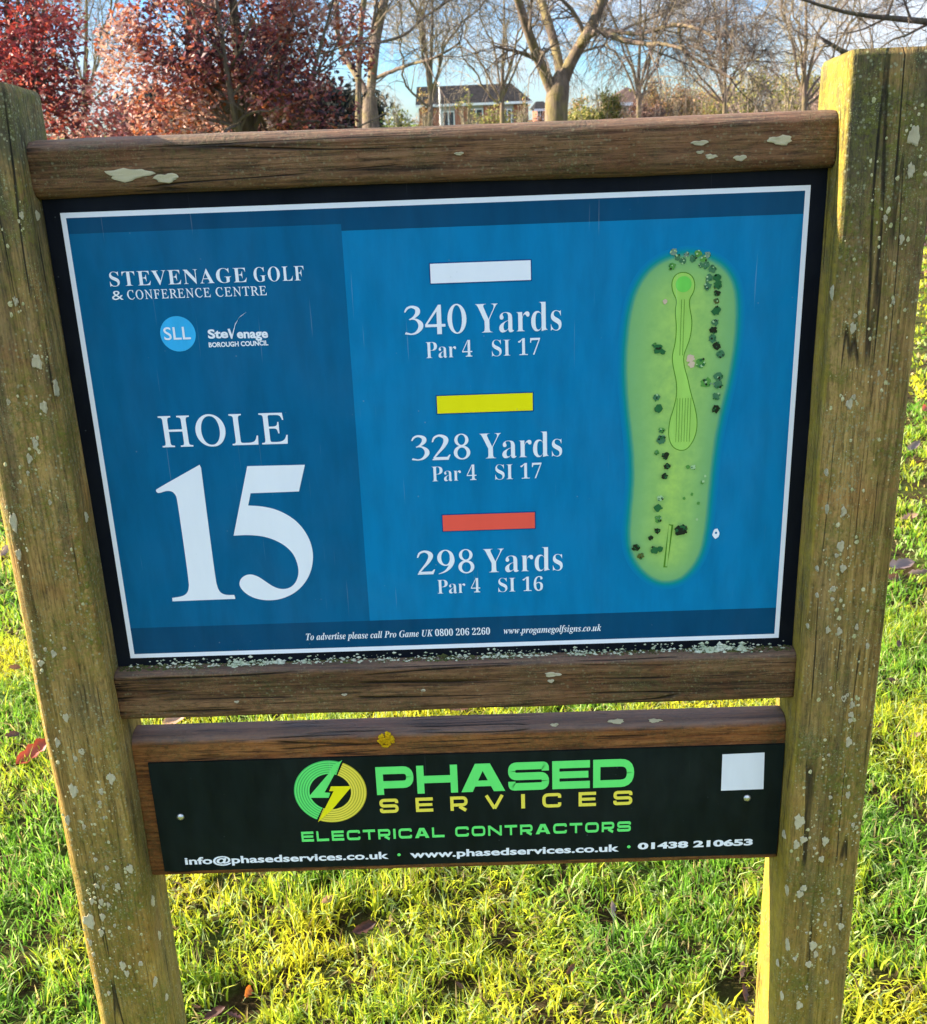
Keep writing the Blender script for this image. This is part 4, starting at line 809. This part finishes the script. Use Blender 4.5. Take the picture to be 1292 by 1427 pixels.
for i, (px, py, sz, cols, rot, lab) in enumerate(LEAVES):
    p = atz(px, py, 0.04); dist = np.linalg.norm(p - CAM); key = (id(cols), i % 3)
    if key not in LM: LM[key] = leaf_mesh(i, cols)
    o = bpy.data.objects.new('fallen_leaf', LM[key]); s = sz * dist / 1500
    p = atz(px, py, float(hgt(np.array([p[0]]), np.array([p[1]]))[0]) + 0.030)
    o.location = p; o.scale = (s, s * 0.95, s); o.rotation_euler = (random.uniform(0.35, 1.0), random.uniform(-0.5, 0.5), rot * 1.0)
    link(o); tag(o, lab, 'leaf', 'fallen leaves on the grass')
def litter():
    N = 5200; x = rng.uniform(2.2, 16, N); y = rng.uniform(3.2, 24, N); k = n2(x, y, 0.5, 8) + np.clip((y - 6) / 20, 0, .25) > 0.47; x, y = x[k], y[k]; N = len(x)
    s = rng.uniform(0.03, 0.065, N); a = rng.uniform(0, 6.28, N); z = hgt(x, y) + 0.03
    d = np.stack([np.cos(a), np.sin(a), rng.uniform(-.3, .3, N)], -1) * s[:, None]; e = np.stack([-np.sin(a), np.cos(a), rng.uniform(-.4, .6, N)], -1) * s[:, None] * 0.55
    P = np.stack([x, y, z], -1); V = np.stack([P - d, P + e, P + d, P - e], 1).reshape(-1, 3)
    F = np.arange(4 * N).reshape(-1, 4); F = np.concatenate([F[:, [0, 3, 2]], F[:, [0, 2, 1]]])
    pal = np.array([[0.16, 0.05, 0.03], [0.10, 0.05, 0.04], [0.28, 0.20, 0.18], [0.34, 0.12, 0.06], [0.07, 0.03, 0.02]]); C = np.repeat(pal[rng.integers(0, 5, N)], 4, 0)
    mobj('leaf_litter', mesh_np('leaf_litter', V, F, M['redleaf'], C), kind='stuff', label='brown leaf litter lying on the far grass to the right', cat='leaf litter')
litter()

# ------------------------------------------------------------------ trees
def bark(name, dark, light, green, gamt=0.5, scale=1.0):
    t = NT(name); f = t.noise(1, 7, 0.65, mscale=(14 * scale, 14 * scale, 3 * scale)); c = t.ramp(f, [(0.32, dark), (0.66, light)])
    c = t.mix(t.math('MULTIPLY', t.ramp(t.noise(3.5 * scale, 5), [(0.45, K_), (0.62, W_)]), gamt), c, green)
    t.L(c, t.p.inputs['Base Color']); t.p.inputs['Roughness'].default_value = 0.9; t.p.inputs['Specular IOR Level'].default_value = 0.2; t.bump(f, 0.8, 0.03); return t.m
M['bark'] = bark('grey_brown_bark', (0.07, 0.052, 0.045, 1), (0.22, 0.16, 0.12, 1), (0.20, 0.17, 0.045, 1))
M['bark_d'] = bark('dark_bark', (0.035, 0.027, 0.026, 1), (0.12, 0.09, 0.075, 1), (0.12, 0.12, 0.04, 1), 0.3)
M['twig'] = bark('twig_bark', (0.075, 0.055, 0.05, 1), (0.17, 0.13, 0.11, 1), (0.17, 0.15, 0.07, 1), 0.4)
M['twig_p'] = bark('pale_twig_bark', (0.17, 0.135, 0.10, 1), (0.36, 0.30, 0.22, 1), (0.32, 0.28, 0.12, 1), 0.4)
def norm(v): return v / (np.linalg.norm(v, axis=-1, keepdims=True) + 1e-9)
def tubes(P, Rd, sides):
    """P (N,k,3), Rd (N,k) -> verts, quads"""
    N, k, _ = P.shape; T = np.empty_like(P); T[:, 1:-1] = P[:, 2:] - P[:, :-2]; T[:, 0] = P[:, 1] - P[:, 0]; T[:, -1] = P[:, -1] - P[:, -2]; T = norm(T)
    ref = np.where(np.abs(T[:, :1, 2:3]) > 0.8, np.array([1.0, 0.1, 0]), np.array([0, 0.1, 1.0])); ref = np.broadcast_to(ref, T.shape)
    A = norm(np.cross(T, ref)); Bn = np.cross(T, A); th = np.arange(sides) * 2 * np.pi / sides
    V = P[:, :, None, :] + Rd[:, :, None, None] * (np.cos(th)[:, None] * A[:, :, None, :] + np.sin(th)[:, None] * Bn[:, :, None, :])
    i = np.arange(N * k * sides).reshape(N, k, sides)
    F = np.stack([i[:, :-1], np.roll(i[:, :-1], -1, 2), np.roll(i[:, 1:], -1, 2), i[:, 1:]], -1).reshape(-1, 4)
    return V.reshape(-1, 3), F
def resample(pts, n):
    pts = np.array(pts, float); d = np.concatenate([[0], np.cumsum(np.linalg.norm(np.diff(pts[:, :3], axis=0), axis=1))]); t_ = np.linspace(0, d[-1], n)
    out = np.stack([np.interp(t_, d, pts[:, j]) for j in range(pts.shape[1])], -1)
    for _ in range(2): out[1:-1, :3] = out[1:-1, :3] * 0.5 + (out[:-2, :3] + out[2:, :3]) * 0.25
    return out
def spawn(P, Rd, n, length, nseg, ang, grav, wander, rscale, g, tmin=0.2, rmin=0.0012, upb=0.0, lenvar=0.4):
    N, k, _ = P.shape; M_ = N * n; pi = np.repeat(np.arange(N), n); t_ = g.uniform(tmin, 1.0, M_); f = t_ * (k - 1); i = np.minimum(f.astype(int), k - 2); fr = (f - i)[:, None]
    S = P[pi, i] * (1 - fr) + P[pi, i + 1] * fr; D = norm(P[pi, i + 1] - P[pi, i]); r0 = Rd[pi, i] * (1 - fr[:, 0]) + Rd[pi, i + 1] * fr[:, 0]
    rd = norm(np.cross(D, norm(g.normal(size=(M_, 3))))); a = g.normal(ang, 0.25, M_)[:, None]
    D = norm(D * np.cos(a) + rd * np.sin(a)); D[:, 2] += upb; D = norm(D)
    Ls = length * g.uniform(1 - lenvar, 1 + lenvar, M_) * (1.15 - 0.5 * t_); Q = np.empty((M_, nseg + 1, 3)); Q[:, 0] = S
    for q in range(nseg):
        D = norm(D + g.normal(0, wander, (M_, 3)) + np.array([0, 0, grav])); Q[:, q + 1] = Q[:, q] + D * (Ls / nseg)[:, None]
    r = np.maximum(r0 * rscale, rmin)[:, None] * np.linspace(1, 0.35, nseg + 1)[None]
    return Q, r
def cat(parts):
    Vs = []; Fs = []; b = 0
    for V, F in parts: Vs.append(V); Fs.append(F + b); b += len(V)
    return np.concatenate(Vs), np.concatenate(Fs)
def limb(pts, Y0, g, n=14, jit=0.0):
    """pts: (px,py,width_px,dy)"""
    out = []
    for px, py, w_, dy in pts:
        p = at(px, py, Y0 + dy); out.append([*p, w_ * (Y0 + dy - CAM[1]) / 1500 / 2])
    q = resample(out, n); q[1:-1, :3] += g.normal(0, jit, (n - 2, 3)); return q
def bare_tree(limbs, Y0, label, base_px, seed, twigs=(9, 8, 7), lens=(1.6, 0.8, 0.4), group=None, grav=(-0.02, -0.08, -0.14), rm=(0.012, 0.006, 0.0035), trunk=None, mats=('bark', 'twig'), cat_='tree', upb=0.15, name='bare_tree', wander=0.012):
    g = np.random.default_rng(seed); b = at(*base_px, Y0); root = tag(empty(name, (b[0], b[1], 0)), label, cat_, group)
    off = np.array([b[0], b[1], 0.0]); parts = []
    L0 = [limb(l, Y0, g, 16, 0.0) for l in limbs]
    for l in L0: l[1:, :3] += wander * np.cumsum(g.normal(0, 1, (15, 3)), 0) * np.linspace(0.3, 1, 15)[:, None]
    if trunk is not None:
        tq = limb(trunk, Y0, g, 16); tq = np.concatenate([[[tq[0][0], tq[0][1], -0.2, tq[0][3] * 1.35]], tq])
        V, F = tubes(tq[None, :, :3], tq[None, :, 3], 14); mobj('trunk', mesh_np('trunk', V - off, F, M[mats[0]], smooth=True), root)
    for l in L0: parts.append(tubes(l[None, :, :3], l[None, :, 3], 9))
    V, F = cat(parts); mobj('limbs', mesh_np('limbs', V - off, F, M[mats[0]], smooth=True), root)
    P = np.array([l[:, :3] for l in L0]); Rd = np.array([l[:, 3] for l in L0]); parts = []
    for j, (n, ln) in enumerate(zip(twigs, lens)):
        P, Rd = spawn(P, Rd, n, ln, 5 if j < 2 else 4, 0.75, grav[j], 0.16, 0.5, g, 0.15, rm[j], upb if j == 0 else 0)
        parts.append(tubes(P, Rd, 5 if j == 0 else 3))
    V, F = cat(parts); mobj('twigs', mesh_np('twigs', V - off, F, M[mats[1]]), root)
    return root
# forked bare tree behind the top rail
bare_tree([[(777, 140, 18, 0), (762, 108, 15, 0), (747, 78, 13, -.2), (735, 45, 12, -.3), (727, 15, 11, -.4), (716, -20, 10, -.6), (690, -110, 7, -1.2), (660, -230, 4, -2)],
    [(783, 120, 16, 0), (781, 95, 12, .2), (775, 65, 12, .4), (764, 30, 11, .6), (752, -5, 10, .8), (742, -60, 8, 1.2), (735, -200, 4, 2)],
    [(785, 112, 18, 0), (797, 80, 15, 0), (812, 58, 15, 0), (826, 38, 14, -.2), (838, 8, 13, -.3), (846, -25, 11, -.4), (870, -120, 8, -1), (900, -240, 4, -1.5)],
    [(806, 64, 9, -.1), (824, 46, 9, -.5), (840, 41, 8, -1), (852, 50, 8, -1.4), (872, 62, 7, -1.8), (893, 65, 6, -2.2), (920, 60, 5, -2.8), (950, 66, 3, -3.3)],
    [(838, 41, 6, -1), (870, 46, 5, -1.3), (900, 49, 5, -1.8), (925, 37, 5, -2.2), (945, 34, 5, -2.5), (975, 42, 4, -3), (1000, 60, 3, -3.4)],
    [(860, 45, 4, -1), (885, 33, 3.5, -.8), (920, 22, 3, -.8), (955, 5, 3, -.5), (985, -20, 2.5, 0)],
    [(947, 36, 4, -2.5), (948, 65, 4, -2.6), (968, 85, 4, -2.7), (990, 102, 3.5, -2.9), (1015, 114, 2.5, -3.1)],
    [(792, 88, 4, 0), (815, 70, 3.5, .5), (845, 58, 2.5, 1)]],
    21.0, 'bare tree with a thick three way fork behind the middle of the top rail', (775, 165), 5, (10, 9, 9), (1.5, 0.8, 0.45), trunk=[(775, 260, 34, 0), (775, 200, 31, 0), (775, 160, 30, 0), (776, 135, 30, 0), (780, 118, 27, 0), (784, 100, 17, 0)])
# twin stemmed tree beside the copper tree
bare_tree([[(500, 210, 9, -.3), (500, 170, 9, -.3), (499, 130, 8, -.3), (498, 80, 8, -.3), (503, 40, 7, -.2), (507, 0, 7, -.1), (512, -60, 5, 0), (520, -180, 3, .4)],
    [(514, 150, 12, .2), (519, 100, 12, .2), (521, 60, 12, .2), (528, 20, 12, .3), (535, -10, 10, .4), (550, -90, 7, .8), (570, -220, 4, 1.5)],
    [(511, 130, 10, .2), (500, 108, 9, .4), (484, 90, 8, .6), (470, 66, 7, .8), (466, 20, 7, 1), (462, -40, 6, 1.2), (440, -160, 4, 2)],
    [(522, 110, 5, .2), (545, 100, 5, 0), (575, 88, 4, -.4), (600, 84, 3, -.8), (640, 60, 2.5, -1)],
    [(525, 60, 4, .2), (560, 52, 3.5, .3), (595, 20, 3, .5), (640, -10, 2, .8)]],
    19.0, 'twin stemmed bare tree with a sunlit tan stem beside the copper leaved tree', (512, 170), 11, (8, 8, 8), (1.3, 0.75, 0.4), trunk=[(518, 260, 26, .1), (518, 200, 24, .1), (516, 160, 22, .2), (515, 135, 17, .2)])
# overhanging tree, trunk off to the right
bare_tree([[(1560, 60, 20, 1.5), (1480, 45, 16, .9), (1380, 36, 12, .3), (1290, 32, 8, 0), (1240, 27, 7, -.2), (1205, 20, 5, -.3), (1172, 19, 5, -.5), (1145, 13, 4, -.6), (1120, 2, 4, -.8), (1080, -14, 3, -1)],
    [(1236, 25, 4, -.2), (1243, 12, 3.5, -.1), (1252, -15, 3, 0), (1270, -60, 2, 0)],
    [(1560, 90, 14, 1.4), (1420, 110, 11, .8), (1300, 110, 8, .4), (1220, 92, 8, .2), (1180, 64, 7, 0), (1163, 52, 6, 0), (1152, 44, 4, 0), (1143, 34, 2, 0)],
    [(1560, 0, 14, 1.5), (1430, -60, 10, .8), (1330, -30, 6, .2), (1280, -2, 4, 0), (1262, -8, 3, -.2), (1235, -30, 2, -.4)],
    [(1560, -80, 14, 1.5), (1400, -160, 8, .6), (1240, -140, 5, 0), (1130, -60, 3, -.4)]],
    10.0, 'overhanging dark branches of a bare tree reaching in above the right post', (1600, 140), 17, (9, 7, 7), (0.75, 0.45, 0.24), trunk=[(1610, 900, 60, 1.5), (1600, 500, 50, 1.5), (1590, 140, 44, 1.5), (1570, 40, 34, 1.5), (1540, -150, 26, 1.5)], mats=('bark_d', 'twig'), rm=(0.006, 0.003, 0.002), grav=(-0.02, 0.03, 0.0))

def leafed_tree(cx, cz, Y0, rx, ry, rz, label, seed, nleaf, pal, base_px, leafsize, mats=('bark_d', 'twig'), name='copper_leaved_tree', catg='tree', group=None, stems=7, trunk_r=0.10, hole=0.42, mleaf='redleaf', part='foliage', squash=0.0, clump=1.3):
    g = np.random.default_rng(seed); c = np.array([cx, Y0, cz]); off = np.array([cx, Y0, 0]); root = tag(empty(name, tuple(off)), label, catg, group)
    R3 = np.array([rx, ry, rz])
    L = []
    for s in range(stems):
        a = g.uniform(0, 6.28); el = g.uniform(0.25, 1.35); tip = c + R3 * 0.85 * np.array([math.cos(a) * math.cos(el), math.sin(a) * math.cos(el), math.sin(el)])
        st = np.array([cx, Y0, max(0.3, cz - rz * g.uniform(0.5, 0.95))]); mid = (st + tip) / 2 + g.normal(0, 0.12 * rx, 3); mid[2] -= 0.15 * rz
        L.append(resample([[*st, trunk_r * 0.55], [*mid, trunk_r * 0.35], [*tip, trunk_r * 0.1]], 12))
    top = c + np.array([0, 0, rz * 0.8]); tr = resample([[cx, Y0, -0.2, trunk_r * 1.2], [cx + 0.05, Y0, cz * 0.5, trunk_r * 0.9], [*c, trunk_r * 0.6], [*top, trunk_r * 0.12]], 14)
    V, F = tubes(tr[None, :, :3], tr[None, :, 3], 10); mobj('trunk', mesh_np('trunk', V - off, F, M[mats[0]], smooth=True), root)
    P = np.array([l[:, :3] for l in L]); Rd = np.array([l[:, 3] for l in L]); parts = [tubes(P, Rd, 6)]
    P, Rd = spawn(P, Rd, 14, rx * 0.6, 5, 0.8, 0.0, 0.15, 0.5, g, 0.1, 0.008); parts.append(tubes(P, Rd, 4))
    P, Rd = spawn(P, Rd, 7, rx * 0.3, 4, 0.7, 0.0, 0.15, 0.5, g, 0.2, 0.004); parts.append(tubes(P, Rd, 3))
    V, F = cat(parts); mobj('twigs', mesh_np('twigs', V - off, F, M[mats[1]]), root)
    # leaves gather in sprays: reject where the clump noise is low
    N = nleaf * 3; u = norm(g.normal(size=(N, 3))); q = u * (g.random(N) ** 0.42)[:, None]
    P = c + q * R3; dn = fbm(P * clump, seed, 4); edge = np.linalg.norm(q, axis=1)
    keep = dn > hole + 0.16 * np.clip(edge - 0.55, 0, 1) * 1.2 + 0.0; P = P[keep][:nleaf]; N = len(P); k = g.random(N)
    P = P[P[:, 2] > 0.15]; N = len(P)
    a = g.uniform(0, 6.28, N); d = norm(np.stack([np.cos(a), np.sin(a), g.uniform(-1.1, 0.2, N)], -1)); e = norm(np.cross(d, norm(g.normal(size=(N, 3))))); nn = np.cross(d, e)
    s = leafsize * g.uniform(0.55, 1.3, N)[:, None]
    V = np.stack([P - d * s, P + e * s * 0.48 + nn * s * 0.15, P + d * s, P - e * s * 0.48 + nn * s * 0.15], 1).reshape(-1, 3)
    F = np.arange(4 * N).reshape(-1, 4); F = np.concatenate([F[:, [0, 1, 2]], F[:, [0, 2, 3]]])
    t_ = fbm(P * clump * 0.8 + 5, seed + 50, 3); idx = np.clip(((t_ - 0.25) * 2.0 + g.normal(0, 0.22, N)) * len(pal), 0, len(pal) - 1).astype(int)
    C = np.array(pal)[idx] * g.uniform(0.7, 1.3, N)[:, None]; C = np.repeat(C, 4, 0)
    mobj(part, mesh_np(part, V - off, F, M[mleaf], C), root)
    return root
REDP = [(0.12, 0.025, 0.035), (0.22, 0.035, 0.04), (0.34, 0.045, 0.045), (0.44, 0.07, 0.06), (0.50, 0.12, 0.08), (0.55, 0.32, 0.27)]
DRKP = [(0.035, 0.016, 0.026), (0.075, 0.025, 0.038), (0.14, 0.036, 0.046), (0.22, 0.055, 0.058), (0.31, 0.095, 0.08), (0.42, 0.12, 0.05), (0.48, 0.28, 0.24)]
c1 = at(305, 40, 12.5); c1[2] = max(c1[2], 1.9)
leafed_tree(at(330, 55, 12.5)[0], at(305, 60, 12.5)[2], 12.5, 1.62, 1.5, 1.75, 'broad copper leaved tree behind the left half of the top rail', 23, 21000, DRKP, (305, 170), 0.040, trunk_r=0.11, hole=0.475, clump=1.6)
c2 = at(18, 60, 9.5)
leafed_tree(c2[0], c2[2], 9.5, 0.68, 0.8, 1.15, 'bright red leaved tree at the far left above the left post', 29, 7000, REDP, (18, 170), 0.032, trunk_r=0.06, hole=0.45, clump=2.4)
c3 = at(120, 170, 15.0)
leafed_tree(c3[0], 1.0, 15.0, 1.35, 1.2, 1.35, 'low thin red leaved tree between the two copper trees', 37, 6500, [(0.20, 0.06, 0.06), (0.30, 0.10, 0.09), (0.40, 0.2, 0.17), (0.34, 0.08, 0.05)], (120, 170), 0.05, trunk_r=0.05, hole=0.40, clump=2.2, mats=('bark_d', 'twig_p'))

def shrub(px, w_px, top_py, Y0, label, seed, pal, nleaf, leaf=0.10, stems=14, tw=(7, 7), twm='twig_p', name='bush', group='bushes and small trees along the far edge', grav=0.02, rr=0.05, spread=1.0, catg='bush', hollow=0.45):
    g = np.random.default_rng(seed); b = at(px, 165, Y0); half = w_px / 2 * (Y0 - CAM[1]) / 1500; top = at(px, top_py, Y0)[2]; off = np.array([b[0], b[1], 0])
    root = tag(empty(name, tuple(off)), label, catg, group); L = []
    for s in range(stems):
        a = g.uniform(0, 6.28); q = math.sqrt(g.random()) * half * spread; hh = top * g.uniform(0.6, 0.98) * (1 - 0.35 * (q / half) ** 2)
        tip = off + np.array([math.cos(a) * q, math.sin(a) * q, hh]); st = off + np.array([math.cos(a) * q * 0.25, math.sin(a) * q * 0.25, -0.05]); mid = st * 0.5 + tip * 0.5 - np.array([math.cos(a) * q, math.sin(a) * q, 0]) * 0.12
        L.append(resample([[*st, rr], [*mid, rr * 0.6], [*tip, rr * 0.2]], 9))
    P = np.array([l[:, :3] for l in L]); Rd = np.array([l[:, 3] for l in L]); parts = [tubes(P, Rd, 5)]
    P1, R1 = spawn(P, Rd, tw[0], half * 0.55, 4, 0.6, grav, 0.15, 0.45, g, 0.2, 0.012); parts.append(tubes(P1, R1, 3))
    P2, R2 = spawn(P1, R1, tw[1], half * 0.3, 3, 0.6, grav, 0.15, 0.5, g, 0.1, 0.008); parts.append(tubes(P2, R2, 3))
    V, F = cat(parts); mobj('stems', mesh_np('stems', V - off, F, M[twm]), root)
    if nleaf:
        i = g.integers(0, len(P2), nleaf); f = g.random(nleaf)[:, None]; A = P2[i, -1] * f + P2[i, 1] * (1 - f) + g.normal(0, leaf * 1.2, (nleaf, 3)); A = A[fbm(A * 0.7, seed, 3) > hollow]; N = len(A)
        d = norm(g.normal(size=(N, 3))); e = norm(np.cross(d, norm(g.normal(size=(N, 3))))); s = leaf * g.uniform(0.5, 1.3, N)[:, None]
        V = np.stack([A - d * s, A + e * s * 0.5, A + d * s, A - e * s * 0.5], 1).reshape(-1, 3); F = np.arange(4 * N).reshape(-1, 4)
        C = np.repeat(np.array(pal)[g.integers(0, len(pal), N)] * g.uniform(0.6, 1.3, N)[:, None], 4, 0)
        mobj('foliage', mesh_np('foliage', V - off, F, M['bushleaf'], C), root)
YG = [(0.22, 0.23, 0.05), (0.30, 0.28, 0.07), (0.13, 0.17, 0.05), (0.36, 0.30, 0.10)]; OR = [(0.40, 0.24, 0.12), (0.34, 0.20, 0.10), (0.28, 0.22, 0.08)]; PK = [(0.34, 0.24, 0.22), (0.28, 0.20, 0.18), (0.38, 0.26, 0.2)]; BR = [(0.16, 0.09, 0.08), (0.20, 0.11, 0.08)]; DG = [(0.012, 0.018, 0.022), (0.02, 0.03, 0.03), (0.03, 0.035, 0.03)]
for k, a in enumerate([
    (842, 60, 98, 44, 'yellow green bush just right of the forked tree', 1, YG, 6000),
    (900, 56, 140, 50, 'low brown domed bush right of the yellow green bush', 2, BR, 9000),
    (812, 40, 148, 46, 'low pale green hedge bush at the foot of the forked tree', 3, YG, 3500),
    (940, 74, 92, 52, 'orange tinted bush left of the tall upright bush', 4, OR, 5000),
    (985, 60, 120, 56, 'low pale yellow bush between the orange bush and the upright bush', 5, YG + OR, 1800),
    (1045, 72, 78, 48, 'tall upright bush with olive stems', 6, YG, 1500),
    (1098, 70, 72, 50, 'olive leaved bush near the right post', 7, YG, 2200),
    (1010, 90, 128, 62, 'pale pink twiggy bush behind the upright bush', 8, PK, 2600),
    (1130, 70, 95, 60, 'pinkish twiggy bush beside the right post', 9, PK, 2400),
    (650, 26, 112, 60, 'small yellow green tree in front of the bungalow', 10, YG, 900),
    (728, 26, 118, 60, 'small golden tree at the right end of the bungalow', 11, YG + OR, 900),
    (552, 40, 128, 40, 'yellow green sapling right of the twin stemmed tree', 12, YG, 700),
    (590, 30, 124, 62, 'orange twigged tree at the left end of the bungalow', 13, OR, 700),
    (760, 34, 146, 70, 'brown bush left of the forked tree trunk', 14, BR, 1500),
    (905, 120, 146, 70, 'long low pink hedge far behind the bushes', 15, PK, 4000),
    (1060, 150, 130, 75, 'long low orange hedge behind the upright bush', 16, OR + PK, 9000), (960, 130, 126, 68, 'twiggy brown thicket between the orange bush and the hedge', 17, PK + YG, 9000), (1100, 110, 112, 66, 'twiggy olive thicket behind the olive leaved bush', 18, YG + PK, 8000), (830, 90, 138, 64, 'pale brown thicket behind the forked tree', 19, OR + YG, 5000), (690, 70, 142, 66, 'low olive shrub in front of the bungalow door', 20, YG + BR, 2500)]):
    shrub(*a, leaf=0.085 if a[3] > 40 else 0.07)
for k, (px, w_, tp, Y0, lab) in enumerate([(455, 120, 124, 45, 'dark evergreen hedge bush behind the twin stemmed tree'), (350, 130, 118, 46, 'dark evergreen bush behind the copper leaved tree'), (240, 120, 128, 47, 'dark evergreen bush left behind the copper leaved tree')]):
    shrub(px, w_, tp, Y0, lab, 60 + k, DG, 9000, leaf=0.16, stems=26, tw=(8, 6), twm='bark_d', hollow=0.2)
# tall thin background trees whose twigs fill the sky
def bg_tree(px, Y0, top, lab, seed, w_=9):
    g = random.Random(seed); ls = []
    for k in range(8):
        sx = px + g.uniform(-4, 4); t0 = g.uniform(20, 140); dx = g.uniform(-95, 95)
        ls.append([(px + (k - 4) * 0.4, 150 - (140 - t0) * 0.2, w_ * 0.5, 0), (px + dx * 0.3, t0, w_ * 0.42, 0), (px + dx * 0.7, t0 - 60, w_ * 0.32, g.uniform(-1, 1)), (px + dx, t0 - 130 + top * 0.1, w_ * 0.16, g.uniform(-2, 2))])
    bare_tree(ls, Y0, lab, (px, 165), seed, (8, 7, 7), (2.0, 1.1, 0.6), 'bare trees along the far edge', trunk=[(px, 230, w_ * 1.2, 0), (px, 160, w_, 0), (px, 100, w_ * 0.7, 0), (px + 3, 40, w_ * 0.55, 0), (px + 2, -40, w_ * 0.35, 0)], mats=('bark', 'twig_p'), rm=(0.012, 0.007, 0.0045), wander=0.11)
for k, (px, Y0, lab, w_) in enumerate([(118, 34, 'bare pale tree in the gap between the red trees', 7), (600, 33, 'bare tree behind the left end of the bungalow', 7), (700, 44, 'fine twigged bare tree right of the bungalow chimney', 6), (890, 36, 'bare tree rising behind the brown domed bush', 6), (1010, 40, 'bare tree left of the tall upright bush', 6), (1121, 30, 'dark stemmed bare tree close to the right post', 7), (380, 40, 'bare tree behind the copper leaved tree', 7)]):
    bg_tree(px, Y0, 0, lab, 100 + k, w_)

# ------------------------------------------------------------------ houses and pole
M['roof'] = plain('roof_tiles', (0.022, 0.021, 0.022), 0.95, 0.05, 0.45, 3); M['brick'] = plain('red_brick', (0.30, 0.115, 0.07), 0.9, 0.2, 0.3, 8)
M['render'] = plain('white_render', (0.40, 0.38, 0.37), 0.8, 0.3, 0.1, 2); M['glass'] = plain('window_glass', (0.03, 0.04, 0.055), 0.1, 0.6, 0.2, 2)
M['upvc'] = plain('white_frame', (0.75, 0.75, 0.75), 0.5, 0.4, 0.05, 2); M['roof_b'] = plain('brown_roof_tiles', (0.09, 0.055, 0.045), 0.85, 0.2, 0.4, 3)
def prism(x0, x1, y0, y1, z0, z1, hip):
    V = [(x0, y0, z0), (x1, y0, z0), (x1, y1, z0), (x0, y1, z0), (x0 + hip[0], (y0 + y1) / 2, z1), (x1 - hip[1], (y0 + y1) / 2, z1)]
    return np.array(V, float), [np.array([(0, 1, 5, 4), (2, 3, 4, 5), (3, 2, 1, 0)]), np.array([(1, 2, 5), (3, 0, 4)])]
def house(pxa, pxb, ridge_py, eave_py, Y0, label, roofm='roof', hip=(0.0, 1.4), depth=7.0, wins=(), wallm='render', brick=(), chimney=None, gable=True):
    xa = at(pxa, 160, Y0)[0]; xb = at(pxb, 160, Y0)[0]; cx = (xa + xb) / 2; zr = at((pxa + pxb) / 2, ridge_py, Y0 + depth / 2)[2]; ze = at((pxa + pxb) / 2, eave_py, Y0)[2]
    hw = (xb - xa) / 2; root = tag(empty('bungalow', (cx, Y0, 0)), label, 'house')
    V, F = boxes([(-hw + .3, hw - .3, 0, depth, -0.3, ze - 0.002)]); mobj('wall', mesh_np('wall', V, F, M[wallm]), root)
    V, F = prism(-hw, hw, -0.4, depth + 0.4, ze, zr, hip); rf = mobj('roof', mesh_np('roof', V, F, M[roofm]), root)
    V, F = boxes([(-hw, hw, -0.50, -0.405, ze - 0.14, ze + 0.03)]); mobj('gutter', mesh_np('gutter', V, F, M['upvc']), rf)
    for (a, b) in brick:
        V, F = boxes([(at(a, 160, Y0)[0] - cx, at(b, 160, Y0)[0] - cx, -0.12, -0.002, -0.3, ze - 0.2)]); mobj('brick_panel', mesh_np('brick_panel', V, F, M['brick']), root)
    for (a, b, z0, z1) in wins:
        x0, x1 = at(a, 160, Y0)[0] - cx, at(b, 160, Y0)[0] - cx
        V, F = boxes([(x0 - .08, x1 + .08, -0.06, -0.004, z0 - .08, z0), (x0 - .08, x1 + .08, -0.06, -0.004, z1, z1 + .08), (x0 - .08, x0, -0.06, -0.004, z0, z1), (x1, x1 + .08, -0.06, -0.004, z0, z1), ((x0 + x1) / 2 - .04, (x0 + x1) / 2 + .04, -0.06, -0.004, z0, z1)])
        wf = mobj('window', mesh_np('window', V, F, M['upvc']), root); V, F = boxes([(x0, x1, -0.03, -0.006, z0, z1)]); mobj('pane', mesh_np('pane', V, F, M['glass']), wf)
    if chimney:
        x = at(chimney, 120, Y0)[0] - cx; V, F = boxes([(x - .35, x + .35, depth / 2 - .4, depth / 2 + .4, zr - 0.8, zr + 0.7), (x - .42, x + .42, depth / 2 - .47, depth / 2 + .47, zr + .7, zr + .82)]); mobj('chimney', mesh_np('chimney', V, F, M['brick']), rf)
    return root
house(580, 742, 118, 144, 85, 'white and brick bungalow with a dark tiled roof beyond the top rail', wins=((655, 672, .9, 2.2), (702, 712, .9, 2.1), (618, 632, 1.0, 2.1)), brick=((584, 613), (634, 655), (674, 701), (716, 736)))
house(744, 768, 141, 152, 95, 'small grey roofed house between the bungalow and the forked tree', hip=(0.4, 0.4), wins=((750, 756, .8, 2.0),), wallm='brick')
house(846, 918, 121, 143, 60, 'brown roofed house half hidden behind the bushes', roofm='roof_b', hip=(1.35, 1.35), depth=5.0, wins=((868, 880, .8, 1.8),), wallm='brick')
pp = at(614, 165, 70); root = tag(empty('white_pole', (pp[0], 70, 0)), 'thin white pole standing in front of the bungalow', 'pole'); zt = at(614, 117, 70)[2]
V, F = tubes(np.array([[[0, 0, -0.2], [0, 0, zt * 0.5], [0, 0, zt]]]), np.array([[0.065, 0.06, 0.05]]), 10); mobj('shaft', mesh_np('shaft', V, F, M['upvc'], smooth=True), root)
V, F = tubes(np.array([[[0, 0, zt], [0, 0, zt + .05], [0, 0, zt + .1]]]), np.array([[0.11, 0.11, 0.02]]), 10); mobj('cap', mesh_np('cap', V, F, M['upvc'], smooth=True), root)
bpy.context.view_layer.update()
